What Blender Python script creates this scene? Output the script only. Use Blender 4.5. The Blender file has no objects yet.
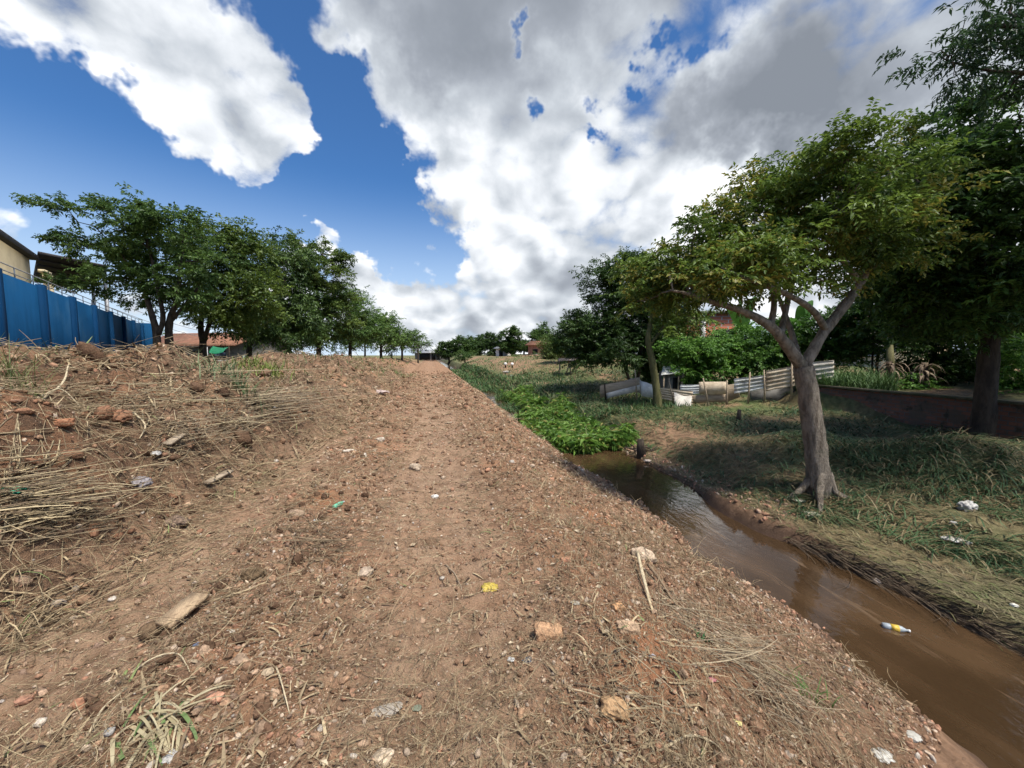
import bpy, math, random
import numpy as np
from mathutils import Vector, Matrix, Euler

S = bpy.context.scene
COL = S.collection
R_ = math.radians
random.seed(7)
RNG = np.random.default_rng(11)

# ------------------------------------------------------------------ camera
FPX, CX, CY = 385.0, 512.0, 384.0
EYE = np.array([0.0, 0.0, 1.6])
PITCH, YAW = 4.3, 12.0
cam_data = bpy.data.cameras.new('camera')
cam_data.sensor_width = 36.0
cam_data.lens = FPX / 1024.0 * 36.0
cam_data.clip_start = 0.05
cam_data.clip_end = 6000
cam = bpy.data.objects.new('camera', cam_data)
cam.location = EYE
cam.rotation_euler = (R_(90 - PITCH), 0, R_(-YAW))
COL.objects.link(cam)
S.camera = cam
CR = np.array(cam.rotation_euler.to_matrix())
FH = np.array([math.sin(R_(YAW)), math.cos(R_(YAW)), 0.0])

def ray(px, py):
    d = CR @ np.array([(px - CX) / FPX, -(py - CY) / FPX, -1.0])
    return d / np.linalg.norm(d)

def at(px, py, D):
    """point on the line of sight at horizontal depth D"""
    d = ray(px, py)
    return EYE + d * (D / float(d @ FH))

# ------------------------------------------------------------------ colour management
vs = S.view_settings
vs.view_transform = 'Standard'
vs.look = 'None'
vs.exposure = 0.28
vs.gamma = 1.0
vs.use_curve_mapping = False
S.cycles.use_denoising = True
S.cycles.max_bounces = 6
S.cycles.diffuse_bounces = 3
S.cycles.glossy_bounces = 2
S.cycles.transmission_bounces = 3
S.cycles.transparent_max_bounces = 4
S.cycles.use_adaptive_sampling = True
S.cycles.adaptive_threshold = 0.02

# ------------------------------------------------------------------ sun and sky
SUN_EL = 64.0
SUN_AZ = 150.0            # degrees clockwise from +Y (towards which the sun stands)
sdir = np.array([math.sin(R_(SUN_AZ)) * math.cos(R_(SUN_EL)), math.cos(R_(SUN_AZ)) * math.cos(R_(SUN_EL)), math.sin(R_(SUN_EL))])
sun_data = bpy.data.lights.new('sun', 'SUN')
sun_data.energy = 4.2
sun_data.angle = R_(7.0)
sun_data.color = (1.0, 0.94, 0.85)
sun = bpy.data.objects.new('sun', sun_data)
sun.rotation_euler = Vector(sdir).to_track_quat('Z', 'Y').to_euler()
sun.location = (0, 0, 60)
COL.objects.link(sun)


class Nodes:
    """small helper that writes node graphs as expressions"""
    def __init__(self, nt):
        self.nt = nt
    def new(self, t, **kw):
        n = self.nt.nodes.new(t)
        for k, v in kw.items():
            setattr(n, k, v)
        return n
    def put(self, sock, v):
        if v is None:
            return
        if isinstance(v, bpy.types.NodeSocket):
            self.nt.links.new(v, sock)
        else:
            if hasattr(sock, 'default_value') and sock.type == 'RGBA' and len(v) == 3:
                v = (*v, 1.0)
            sock.default_value = v
    def m(self, op, a, b=None, c=None, clamp=False):
        n = self.new('ShaderNodeMath', operation=op, use_clamp=clamp)
        for i, v in enumerate((a, b, c)):
            self.put(n.inputs[i], v)
        return n.outputs[0]
    def v(self, op, a, b=None, s=None):
        n = self.new('ShaderNodeVectorMath', operation=op)
        self.put(n.inputs[0], a)
        self.put(n.inputs[1], b)
        if s is not None:
            self.put(n.inputs['Scale'], s)
        return n.outputs['Value'] if op in ('DOT_PRODUCT', 'LENGTH') else n.outputs[0]
    def step(self, x, lo, hi, a=0.0, b=1.0):
        n = self.new('ShaderNodeMapRange', interpolation_type='SMOOTHSTEP')
        self.put(n.inputs[0], x)
        for i, v in enumerate((lo, hi, a, b)):
            self.put(n.inputs[i + 1], v)
        return n.outputs[0]
    def lin(self, x, lo, hi, a=0.0, b=1.0):
        n = self.new('ShaderNodeMapRange')
        self.put(n.inputs[0], x)
        for i, v in enumerate((lo, hi, a, b)):
            self.put(n.inputs[i + 1], v)
        return n.outputs[0]
    def noise(self, vec, scale, detail=4.0, rough=0.5, dist=0.0, lac=2.0, color=False):
        n = self.new('ShaderNodeTexNoise')
        self.put(n.inputs['Vector'], vec)
        for k, v in (('Scale', scale), ('Detail', detail), ('Roughness', rough), ('Distortion', dist), ('Lacunarity', lac)):
            self.put(n.inputs[k], v)
        return n.outputs['Color' if color else 'Fac']
    def voro(self, vec, scale, feature='F1', out='Distance', detail=0.0, rough=0.5, smooth=0.5, rand=1.0):
        n = self.new('ShaderNodeTexVoronoi', feature=feature)
        self.put(n.inputs['Vector'], vec)
        self.put(n.inputs['Scale'], scale)
        for k, v in (('Detail', detail), ('Roughness', rough), ('Smoothness', smooth), ('Randomness', rand)):
            if k in n.inputs:
                self.put(n.inputs[k], v)
        return n.outputs[out]
    def mix(self, f, a, b, mode='MIX'):
        n = self.new('ShaderNodeMix', data_type='RGBA', blend_type=mode)
        self.put(n.inputs[0], f)
        self.put(n.inputs[6], a)
        self.put(n.inputs[7], b)
        return n.outputs[2]


world = bpy.data.worlds.new('World')
S.world = world
world.use_nodes = True
wn = world.node_tree
wn.nodes.clear()
W = Nodes(wn)
sky = W.new('ShaderNodeTexSky', sky_type='NISHITA', sun_disc=False)
sky.sun_elevation = R_(SUN_EL)
sky.sun_rotation = R_(SUN_AZ)
sky.altitude = 50
sky.air_density = 1.0
sky.dust_density = 0.6
sky.ozone_density = 2.5
geo = W.new('ShaderNodeTexCoord').outputs['Generated']
D_ = W.v('NORMALIZE', geo)
ragged = W.v('SUBTRACT', W.noise(D_, 5.5, 5, .62, color=True), (.5, .5, .5))
DW = W.v('NORMALIZE', W.v('ADD', D_, W.v('SCALE', ragged, s=0.34)))
sep = W.new('ShaderNodeSeparateXYZ')
W.put(sep.inputs[0], D_)
dz = sep.outputs[2]

def lobe(px, py, r, amp, warped=True):
    c = ray(px, py)
    off = max(0.35, float(c @ CR @ np.array([0, 0, -1.0])) if False else 1.0 / math.sqrt(1 + ((px - CX) / FPX) ** 2 + ((py - CY) / FPX) ** 2))
    a = r / FPX * off ** 1.5
    k = 2.0 / (a * a)
    dt = W.v('DOT_PRODUCT', DW if warped else D_, tuple(c))
    e = W.m('MULTIPLY_ADD', dt, k, -k)
    return W.m('MULTIPLY', W.m('EXPONENT', e), amp)

def total(lobes):
    s = None
    for l in lobes:
        g = lobe(*l)
        s = g if s is None else W.m('ADD', s, g)
    return s

cover = total([
    # arm of cloud at the upper left
    (0, -20, 90, 1.), (70, 0, 80, 1.), (150, 35, 66, .9), (205, 70, 60, .9), (245, 100, 54, .9), (235, 145, 40, .9), (190, 152, 34, .9), (110, -40, 110, .9),
    (275, 70, 36, .5), (200, 10, 90, .5), (280, 130, 24, .6),
    # the great cloud in the middle and to the right
    (380, 0, 80, .9), (470, 40, 100, 1.), (590, 40, 110, 1.), (700, 50, 120, 1.), (450, 130, 62, .8), (520, 150, 70, .9), (600, 160, 80, 1.),
    (700, 160, 100, 1.), (510, 215, 50, .8), (560, 240, 65, .9), (485, 255, 34, .9), (640, 240, 80, .8), (810, 90, 150, 1.), (740, 40, 70, .6), (860, 20, 80, .6), (640, 110, 50, .4), (940, -20, 120, .6), (700, 110, 60, .4),
    (940, 60, 160, 1.), (1080, 120, 170, 1.), (760, -150, 260, .9), (450, -150, 200, .7),
    # bank along the horizon
    (326, 230, 17, 1.1), (338, 262, 20, 1.1), (370, 296, 26, 1.2), (420, 318, 34, 1.2), (475, 300, 40, 1.1), (530, 300, 44, 1.1), (600, 300, 50, 1.), (330, 305, 40, .9), (430, 345, 50, 1.), (540, 340, 60, 1.),
    (680, 290, 50, .9), (780, 290, 70, .9), (300, 320, 45, .8), (230, 330, 50, .7), (120, 325, 50, .6), (900, 290, 90, .9), (1020, 280, 90, .9),
    # small puffs
    (360, 183, 12, .8), (424, 187, 20, .75), (370, 112, 24, .7), (423, 230, 10, .65), (400, 150, 12, .5), (50, 148, 8, .5), (-10, 222, 40, .42), (30, 250, 30, .35),
])
holes = total([
    # gaps
    (528, 42, 12, -.85), (536, 98, 14, -.8), (606, 135, 10, -.6), (685, 66, 12, -.46), (650, 72, 10, -.48), (604, 88, 12, -.5), (332, 66, 30, -.8), (345, 130, 50, -.7), (400, 210, 40, -.6),
    (60, 110, 70, -.5), (310, 200, 50, -.5),
])
thick = total([(440, 10, 80, .75), (560, -20, 110, .8), (790, 110, 100, 1.1), (880, 30, 140, 1.0), (690, 110, 40, .45), (1000, 90, 110, .35), (610, 255, 50, .35), (560, 285, 40, .3),
               (520, 145, 60, .3), (480, 300, 30, .25), (180, 20, 60, .3), (240, 75, 40, .2), (430, 295, 22, .3), (750, 190, 30, -.9), (700, 200, 40, -.5)])
up = W.m('MAXIMUM', dz, 0.0)
scl = W.m('DIVIDE', 1.0, W.m('MULTIPLY_ADD', up, 0.75, 0.55))
P0 = W.v('SCALE', D_, s=scl)
warp = W.v('SCALE', W.v('SUBTRACT', W.noise(P0, 5.0, 1, .5, color=True), (.5, .5, .5)), s=0.07)
P1 = W.v('ADD', P0, warp)

def cloud_field(p, d1, d2):
    base = W.noise(p, 2.7, d1, .64)
    puffs = W.voro(p, 5.2, 'F1', detail=d2, rough=.6)
    a = W.m('MULTIPLY', W.m('SUBTRACT', base, .5), 2.3)
    return W.m('MULTIPLY_ADD', W.m('SUBTRACT', .50, puffs), 0.95, a)

f0 = cloud_field(P1, 8, 2.0)
f1 = cloud_field(W.v('ADD', P1, (.045, -.012, .075)), 3, 1.0)
cov = W.m('ADD', W.m('MINIMUM', cover, 1.15), holes)
dens = W.m('ADD', W.m('SUBTRACT', W.m('MULTIPLY', cov, 1.15), .19), W.m('MULTIPLY', f0, .88))
alpha = W.step(dens, -0.14, 0.50)
relief = W.m('MULTIPLY', W.m('SUBTRACT', f0, f1), 0.50)
deep = W.step(dens, 0.15, 1.15)
soft = W.noise(P1, 1.6, 2, .5)
grey = W.m('ADD', W.m('MULTIPLY', deep, 0.17), W.m('MULTIPLY', thick, W.lin(soft, .3, .7, .45, 1.0)))
light = W.m('ADD', W.m('SUBTRACT', 0.97, W.m('MULTIPLY', grey, .70)), W.m('MULTIPLY', relief, W.lin(thick, 0.0, .9, 1.0, .35)))
light = W.m('MINIMUM', W.m('MAXIMUM', light, 0.22), 1.02)
ramp = W.new('ShaderNodeValToRGB')
W.put(ramp.inputs[0], light)
el = ramp.color_ramp.elements
el[0].position, el[0].color = 0.2, (2.1, 2.35, 2.75, 1)
el[1].position, el[1].color = 1.0, (10.2, 10.3, 10.4, 1)
for pos, c in ((.45, (3.3, 3.6, 4.1, 1)), (.65, (5.1, 5.5, 6.0, 1)), (.85, (7.9, 8.2, 8.6, 1))):
    e = el.new(pos)
    e.color = c
SKYTINT = W.mix(1.0, sky.outputs[0], (0.50, 0.86, 1.20), 'MULTIPLY')
HAZY = W.mix(W.step(dz, 0.40, -0.05), SKYTINT, (6.0, 7.2, 8.6))
skyc = W.mix(alpha, HAZY, ramp.outputs[0])
# glow added round the sun to brighten the ground, high and out of view
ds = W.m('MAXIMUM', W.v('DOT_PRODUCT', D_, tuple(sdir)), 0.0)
sun_glow = W.m('ADD', W.m('MULTIPLY', W.m('POWER', ds, 14.0), 26.0), W.m('MULTIPLY', W.m('POWER', ds, 60.0), 60.0))
skyc = W.mix(1.0, skyc, W.v('SCALE', (1.0, .97, .92), s=sun_glow), 'ADD')
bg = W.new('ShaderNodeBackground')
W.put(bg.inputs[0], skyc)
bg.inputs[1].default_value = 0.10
wo = W.new('ShaderNodeOutputWorld')
wn.links.new(bg.outputs[0], wo.inputs[0])
world.cycles.sampling_method = 'MANUAL'
world.cycles.sample_map_resolution = 512

# ================================================================== helpers
def _hash(ix, iy, seed):
    h = (ix.astype(np.int64) * 374761393 + iy.astype(np.int64) * 668265263 + seed * 1442695041) & 0xFFFFFFFF
    h = ((h ^ (h >> 13)) * 1274126177) & 0xFFFFFFFF
    h = h ^ (h >> 16)
    return (h & 0xFFFF) / 65535.0 * 2 - 1

def vnoise(x, y, seed=0):
    """smooth value noise, about -1..1"""
    x = np.asarray(x, float); y = np.asarray(y, float)
    ix = np.floor(x); iy = np.floor(y)
    fx = x - ix; fy = y - iy
    u = fx * fx * fx * (fx * (fx * 6 - 15) + 10); v = fy * fy * fy * (fy * (fy * 6 - 15) + 10)
    a = _hash(ix, iy, seed); b = _hash(ix + 1, iy, seed); c = _hash(ix, iy + 1, seed); d = _hash(ix + 1, iy + 1, seed)
    return (a * (1 - u) + b * u) * (1 - v) + (c * (1 - u) + d * u) * v

def fbm(x, y, size, octs=4, gain=0.5, seed=0):
    s = 0.0; amp = 1.0; f = 1.0 / size
    for o in range(octs):
        s = s + amp * vnoise(np.asarray(x) * f + 17.3 * o, np.asarray(y) * f - 9.1 * o, seed + o)
        f *= 2.03; amp *= gain
    return s

def sm(x, a, b):
    t = np.clip((np.asarray(x, float) - a) / (b - a), 0, 1)
    return t * t * (3 - 2 * t)

def make_obj(name, V, F, mat, parent=None, col=None, smooth=False, loc=None):
    """one mesh object from arrays; F is a list of (n,k) index arrays or plain lists; V in world space"""
    V = np.asarray(V, float).reshape(-1, 3)
    origin = np.zeros(3)
    if parent is not None:
        origin = np.array(parent['_o'])
    elif loc is not None:
        origin = np.array(loc, float)
    me = bpy.data.meshes.new(name)
    if isinstance(F, np.ndarray):
        F = [F]
    idx = []; tot = []
    for f in F:
        if isinstance(f, np.ndarray):
            if f.size == 0:
                continue
            idx.append(f.ravel()); tot.append(np.full(len(f), f.shape[1], np.int32))
        else:
            idx.append(np.array(f, np.int32)); tot.append(np.array([len(f)], np.int32))
    idx = np.concatenate(idx).astype(np.int32); tot = np.concatenate(tot)
    start = np.concatenate(([0], np.cumsum(tot)[:-1])).astype(np.int32)
    me.vertices.add(len(V)); me.vertices.foreach_set('co', (V - origin).astype(np.float32).ravel())
    me.loops.add(len(idx)); me.loops.foreach_set('vertex_index', idx)
    me.polygons.add(len(tot)); me.polygons.foreach_set('loop_start', start)
    try:
        me.polygons.foreach_set('loop_total', tot)
    except Exception:
        pass
    if smooth:
        me.polygons.foreach_set('use_smooth', np.ones(len(tot), bool))
    me.update(calc_edges=True)
    me.validate()
    if col is not None:
        c = np.asarray(col, float)
        if c.shape[1] == 3:
            c = np.concatenate([c, np.ones((len(c), 1))], 1)
        at_ = me.color_attributes.new('tint', 'FLOAT_COLOR', 'POINT')
        at_.data.foreach_set('color', c.astype(np.float32).ravel())
    if mat is not None:
        me.materials.append(mat)
    o = bpy.data.objects.new(name, me)
    COL.objects.link(o)
    if parent is not None:
        o.parent = parent
    else:
        o.location = origin
        o['_o'] = list(map(float, origin))
    return o

def thing(name, label, cat, loc=(0, 0, 0), group=None):
    o = bpy.data.objects.new(name, None)
    o.empty_display_size = 0.2
    o.location = loc
    o['_o'] = [float(v) for v in loc]
    COL.objects.link(o)
    return tag(o, label, cat, group)

def tag(o, label=None, cat=None, group=None, kind=None):
    if label: o['label'] = label
    if cat: o['category'] = cat
    if group: o['group'] = group
    if kind: o['kind'] = kind
    return o

class MB:
    """collects boxes, tubes and sheets into one mesh"""
    def __init__(self):
        self.V = []; self.F = []; self.n = 0; self.C = []
    def add(self, V, F, col=(.5, .5, .5)):
        V = np.asarray(V, float).reshape(-1, 3)
        for f in F:
            if isinstance(f, np.ndarray):
                self.F.append(f + self.n)
            else:
                self.F.append([i + self.n for i in f])
        self.V.append(V); self.n += len(V)
        self.C.append(np.tile(np.array(col, float), (len(V), 1)))
        return self
    def box(self, c, size, ax=None, col=(.5, .5, .5), jit=0.0):
        """box centred at c; ax = three axis vectors"""
        c = np.asarray(c, float); s = np.asarray(size, float) / 2
        A = np.eye(3) if ax is None else np.asarray(ax, float)
        V = []
        for i in (-1, 1):
            for j in (-1, 1):
                for k in (-1, 1):
                    V.append(c + A[0] * i * s[0] + A[1] * j * s[1] + A[2] * k * s[2])
        V = np.array(V)
        if jit: V = V + RNG.normal(0, jit, V.shape)
        return self.add(V, [np.array([[0, 1, 3, 2], [4, 6, 7, 5], [0, 4, 5, 1], [2, 3, 7, 6], [0, 2, 6, 4], [1, 5, 7, 3]])], col)
    def tube(self, pts, rad, k=8, cap=True, col=(.5, .5, .5), wob=0.0):
        P = np.asarray(pts, float); n = len(P)
        r = np.broadcast_to(np.asarray(rad, float), (n,))
        T = np.gradient(P, axis=0); T /= np.linalg.norm(T, axis=1)[:, None] + 1e-9
        ref = np.array([0, 0, 1.0]) if abs(T[:, 2]).mean() < .8 else np.array([0.0, 1, 0])
        N = np.cross(T, ref); N /= np.linalg.norm(N, axis=1)[:, None] + 1e-9
        B = np.cross(T, N)
        a = np.linspace(0, 2 * np.pi, k, endpoint=False)
        rr = r[:, None] * (1 + (RNG.normal(0, wob, (n, k)) if wob else 0))
        V = P[:, None] + rr[..., None] * (np.cos(a)[None, :, None] * N[:, None] + np.sin(a)[None, :, None] * B[:, None])
        i = np.arange(n - 1)[:, None] * k; j = np.arange(k)[None, :]; j2 = (j + 1) % k
        q = np.stack([i + j, i + j2, i + k + j2, i + k + j], -1).reshape(-1, 4)
        F = [q]
        if cap:
            F += [list(range(k - 1, -1, -1)), list(range((n - 1) * k, n * k))]
        return self.add(V.reshape(-1, 3), F, col)
    def quad(self, a, b, c, d, col=(.5, .5, .5)):
        return self.add([a, b, c, d], [[0, 1, 2, 3]], col)
    def build(self, name, mat, parent=None, smooth=False, loc=None, colors=True):
        return make_obj(name, np.concatenate(self.V), self.F, mat, parent, np.concatenate(self.C) if colors else None, smooth, loc)

# ------------------------------------------------------------------ materials
def new_mat(name):
    m = bpy.data.materials.new(name)
    m.use_nodes = True
    m.node_tree.nodes.clear()
    n = Nodes(m.node_tree)
    out = n.new('ShaderNodeOutputMaterial')
    return m, n, out

def principled(n, out, base, rough=.8, spec=.3, metal=0.0, bump=None, bdist=.01, bstr=1.0, alpha=None):
    p = n.new('ShaderNodeBsdfPrincipled')
    n.put(p.inputs['Base Color'], base)
    n.put(p.inputs['Roughness'], rough)
    n.put(p.inputs['Specular IOR Level'], spec)
    n.put(p.inputs['Metallic'], metal)
    if bump is not None:
        b = n.new('ShaderNodeBump')
        n.put(b.inputs['Height'], bump)
        b.inputs['Distance'].default_value = bdist
        b.inputs['Strength'].default_value = bstr
        n.put(p.inputs['Normal'], b.outputs[0])
    n.nt.links.new(p.outputs[0], out.inputs[0])
    return p

def simple_mat(name, c1, c2=None, scale=6.0, rough=.8, spec=.3, metal=0.0, bump=.006, stretch=(1, 1, 1), dirt=None):
    """two-tone worn surface with relief"""
    m, n, out = new_mat(name)
    pos = n.new('ShaderNodeNewGeometry').outputs['Position']
    mp = n.v('MULTIPLY', pos, stretch)
    f = n.noise(mp, scale, 6, .62)
    c = n.mix(n.step(f, .35, .68), c1, c2 or tuple(x * .6 for x in c1))
    if dirt:
        g = n.noise(pos, scale * .23, 5, .6)
        c = n.mix(n.step(g, .5, .72, 0, .75), c, dirt)
    h = n.noise(mp, scale * 5, 4, .6)
    principled(n, out, c, rough, spec, metal, h, bump)
    return m

def tint_mat(name, rough=.85, spec=.2, bump=.003, scale=60.0, var=.35, transl=0.0):
    """colour comes from the piece itself (one colour per piece), with a little grain"""
    m, n, out = new_mat(name)
    a = n.new('ShaderNodeAttribute', attribute_name='tint').outputs['Color']
    pos = n.new('ShaderNodeNewGeometry').outputs['Position']
    f = n.noise(pos, scale, 4, .6)
    k = n.lin(f, .25, .75, 1 - var, 1 + var)
    c = n.v('SCALE', a, s=k)
    p = principled(n, out, c, rough, spec, 0, f, bump)
    if transl:
        t = n.new('ShaderNodeBsdfTranslucent')
        n.put(t.inputs[0], c)
        mx = n.new('ShaderNodeMixShader')
        mx.inputs[0].default_value = transl
        n.nt.links.new(p.outputs[0], mx.inputs[1]); n.nt.links.new(t.outputs[0], mx.inputs[2])
        n.nt.links.new(mx.outputs[0], out.inputs[0])
    return m

M_LEAF = tint_mat('leaf', rough=.5, spec=.35, bump=.002, scale=9, var=.18, transl=.36)
M_GRASS = tint_mat('grass_blade', rough=.6, spec=.3, bump=.001, scale=12, var=.2, transl=.22)
M_STRAW = tint_mat('straw', rough=.75, spec=.25, bump=.001, scale=40, var=.3)
M_CLOD = tint_mat('clod', rough=.95, spec=.12, bump=.012, scale=55, var=.42)
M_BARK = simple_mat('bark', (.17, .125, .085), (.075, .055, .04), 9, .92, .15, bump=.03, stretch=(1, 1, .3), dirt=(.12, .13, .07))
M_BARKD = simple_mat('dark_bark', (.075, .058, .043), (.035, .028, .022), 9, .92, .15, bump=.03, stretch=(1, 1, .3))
M_MOSSBARK = simple_mat('mossy_bark', (.14, .13, .06), (.07, .07, .03), 9, .95, .1, bump=.03, stretch=(1, 1, .35))

# ================================================================== terrain
YC = np.array([-40, 0, 5, 7, 8.5, 10.5, 12.5, 14.5, 17, 22, 30, 45, 80, 160, 2000.])
HC = np.array([1.45, 1.55, 1.60, 1.50, 1.38, 1.30, 1.0, 1.05, 1.30, 1.25, 1.15, .95, .7, .4, .3])

def mound_foot(y):
    return np.interp(y, [-5, 2.5, 5, 8, 14, 30, 70, 2000], [-3.0, -2.75, -2.25, -2.0, -1.8, -1.7, -2.5, -4]) + .18 * fbm(y, y * 0 + 3, 1.6, 2, .5, 5)

def base_height(x, y):
    x = np.asarray(x, float); y = np.asarray(y, float)
    z = np.zeros(np.broadcast(x, y).shape)
    # track
    z = z + .05 * fbm(x, y, 2.2, 2, .5, 21) - .05 * sm(x, -.5, 1.0)
    # rubble ridge between the wheel tracks, and the berm at the left wheel track
    z = z + .075 * np.exp(-((x + 1.15 + .1 * np.sin(y * .7)) / .32) ** 2) - .05 * np.exp(-((x + 2.0) / .4) ** 2) - .035 * np.exp(-((x - .0) / .35) ** 2)
    z = z + .06 * np.exp(-((x - .95) / .3) ** 2)
    # left mound
    xf = mound_foot(y)
    h = np.interp(y, YC, HC)
    t = xf - x
    rise = .58 * sm(t, -.10, .75) * (1 - .45 * sm(y, 10, 16)) + (.42 + .26 * sm(y, 10, 16)) * sm(t, .5, 3.0)
    fall = 1 - .55 * sm(t, 4.2, 8.5) - .33 * sm(t, 8.0, 12)
    z = z + h * rise * fall * (1 + .16 * fbm(x, y, 1.9, 3, .5, 31) * sm(t, .3, 1.5)) + .10 * fbm(x, y, 1.1, 2, .5, 33) * sm(t, .1, .6) * (1 - sm(y, 20, 40))
    # bank down to the water
    far = sm(y, 5, 11)
    b0 = 1.15 + .75 * far; b1 = 3.55 - .1 * far
    b1 = b1 + .17 * fbm(y, y * 0, .8, 3, .6, 43) + .07 * np.sin(y * 1.1 + .6) + .20 * np.exp(-((y - 3.8) / 2.4) ** 2)
    tb = np.clip((x - b0) / (b1 - b0), 0, 1.25)
    drop = tb ** (1.22 - .3 * far)
    wig = .10 * fbm(x * .3, y, 1.3, 3, .5, 41)
    z = z - 1.06 * drop * (1 + wig * .5)
    # right side
    xr = 4.78 + .16 * fbm(y, y * 0, 1.7, 3, .5, 51) + .15 * sm(y, 6, 9)
    bench = sm(x, xr - .10, xr + .22)
    bar = sm(y, 5.2, 6.6) * (1 - sm(y, 10, 12.5))
    bh = -.80 - .13 * bar
    xe = np.interp(y, [-5, 2.5, 4, 5.5, 7, 9, 11, 14, 20, 40, 2000], [6.6, 6.4, 5.9, 5.2, 5.5, 5.9, 5.9, 5.3, 5.2, 5.0, 5.0])
    top = np.interp(y, [-20, 3, 6, 10, 13, 18, 26, 45, 70, 2000], [-.35, -.30, -.22, -.10, -.12, .16, .72, 1.22, 1.3, .5])
    w = np.interp(y, [-20, 6, 12, 20, 40, 2000], [6.5, 6.5, 6.5, 7.5, 5.0, 6.0])
    s = np.clip((x - xe) / w, 0, 1)
    up_ = (.30 * sm(x - xe, 0, .7) + .70 * s ** .9)
    zr = bh + (top - bh) * up_
    zr = zr + .42 * np.exp(-(((x - 9.2) / 1.6) ** 2 + ((y - 5.0) / .9) ** 2)) + .28 * np.exp(-(((x - 7.6) / 1.0) ** 2 + ((y - 6.6) / 1.2) ** 2))
    zr = zr + .07 * fbm(x, y, 1.5, 3, .5, 61) * sm(x - xe, -.2, .6)
    # garden behind the brick wall
    zr = zr + sm(x, 12.15, 12.32) * (1 - sm(y, 10.6, 12)) * .62 + sm(x, 14, 22) * .5
    z = np.where(x > 4.2, -1.24 + (zr + 1.24) * bench, np.where(x > 3.2, np.maximum(z, -1.24), z))
    return z

def detail(x, y):
    x = np.asarray(x, float); y = np.asarray(y, float)
    xf = mound_foot(y)
    mound = sm(xf - x, -.3, .8)
    track = (1 - mound) * (1 - sm(x, 2.9, 3.4))
    bank = sm(x, 1.2, 2.0) * (1 - sm(x, 3.4, 3.8))
    right = sm(x, 4.7, 5.1)
    rut = np.maximum(np.exp(-((x + 2.0 - .06 * np.sin(y)) / .46) ** 4), np.exp(-((x - .08 - .05 * np.sin(y * .8)) / .62) ** 4)) * (1 - mound)
    rough = 1 - .62 * rut
    d = track * rough * (.030 * fbm(x, y, .42, 5, .56, 71) + .014 * np.abs(fbm(x, y, .09, 2, .5, 81)))
    d = d - rut * .028
    # tread bars pressed in by the digger
    d = d + rut * .019 * np.sin(y * 2 * np.pi / .16 + 1.5 * fbm(x, y, .6, 2, .5, 91)) * sm(fbm(x, y, 1.1, 2, .5, 95), -.3, .5)
    d = d + mound * (.16 * fbm(x, y, .8, 3, .55, 101) + .13 * fbm(x, y, .45, 2, .5, 103) * (1 - sm(y, 12, 30)) + .085 * np.abs(fbm(x, y, .28, 4, .6, 111)))
    d = d + bank * (.03 * fbm(x * 1.6, y, .5, 4, .55, 121))
    d = d + right * (.035 * fbm(x, y, .45, 4, .55, 131)) * (.35 + .65 * sm(x, 5.6, 6.6))
    lip = np.exp(-((x - 4.93) / .16) ** 2)
    d = d + lip * .05 * fbm(x, y, .22, 3, .6, 141)
    return d

def Z(x, y):
    return base_height(x, y) + detail(x, y)

def hit(px, py, dz=0.0):
    """where the line of sight meets the ground"""
    d = ray(px, py)
    t = np.concatenate([np.arange(.8, 12, .02), np.arange(12, 150, .15)])
    P = EYE + t[:, None] * d
    below = P[:, 2] < base_height(P[:, 0], P[:, 1])
    i = int(np.argmax(below)) if below.any() else len(t) - 1
    p = P[i].copy()
    p[2] = float(Z(p[0], p[1])) + dz
    return p

def on(x, y, dz=0.0):
    return np.array([x, y, float(Z(x, y)) + dz])

def spaced(lo, hi, near_lo, near_hi, step, growth):
    c = list(np.arange(near_lo, near_hi, step))
    s = step; v = c[-1]
    while v < hi:
        s *= growth; v += s; c.append(v)
    s = step; v = c[0]; l = []
    while v > lo:
        s *= growth; v -= s; l.append(v)
    return np.array(l[::-1] + c)

xs = spaced(-900, 900, -4.6, 5.0, .022, 1.028)
ys = [-30.0, -20, -12, -8, -5, -3.5, -2.5, -1.8, -1.2, -.8, -.4]
y = 0.0; 
while y < 1800:
    ys.append(y); y += max(.022, .0060 * y)
ys = np.array(ys)
GX, GY = np.meshgrid(xs, ys)
GZ = Z(GX, GY)
nx, ny = len(xs), len(ys)
ii = (np.arange(ny - 1)[:, None] * nx + np.arange(nx - 1)[None, :]).ravel()
GF = np.stack([ii, ii + 1, ii + nx + 1, ii + nx], -1)
# what the ground is made of, by place (R grass, G red earth, B dark wet mud, A straw/chip litter)
xf_ = mound_foot(GY)
g_r = sm(GX, 4.9, 5.1) * (.55 + .45 * sm(fbm(GX, GY, 1.2, 3, .5, 201), -.7, .3))
g_r = g_r * (1 - .95 * np.exp(-(((GX - 6.4) / 1.2) ** 2 + ((GY - 9.0) / 2.2) ** 2)))
g_r = g_r * (1 - .8 * sm(fbm(GX, GY, 2.2, 3, .55, 205), .25, .8) * sm(GX, 6, 7))
g_r = g_r * (1 - .9 * sm(GX, 5.6, 7.5) * sm(GY, 26, 36) * (1 - sm(GY, 75, 100)) * sm(fbm(GX, GY, 5, 3, .5, 207), -.5, .2))
g_l = sm(xf_ - GX, 1.2, 4) * sm(GY, 16, 30) * sm(fbm(GX, GY, 2.5, 3, .5, 211), -.5, .5) * .8 + sm(-GX, 9, 11) * .8
grass = np.clip(np.maximum(g_r, g_l) + sm(GY, 70, 110) * .6 * (np.abs(GX) > 2), 0, 1)
red = sm(fbm(GX, GY, .9, 3, .55, 221), .45, 1.0) * (GX < 3.4) * .4
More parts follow.
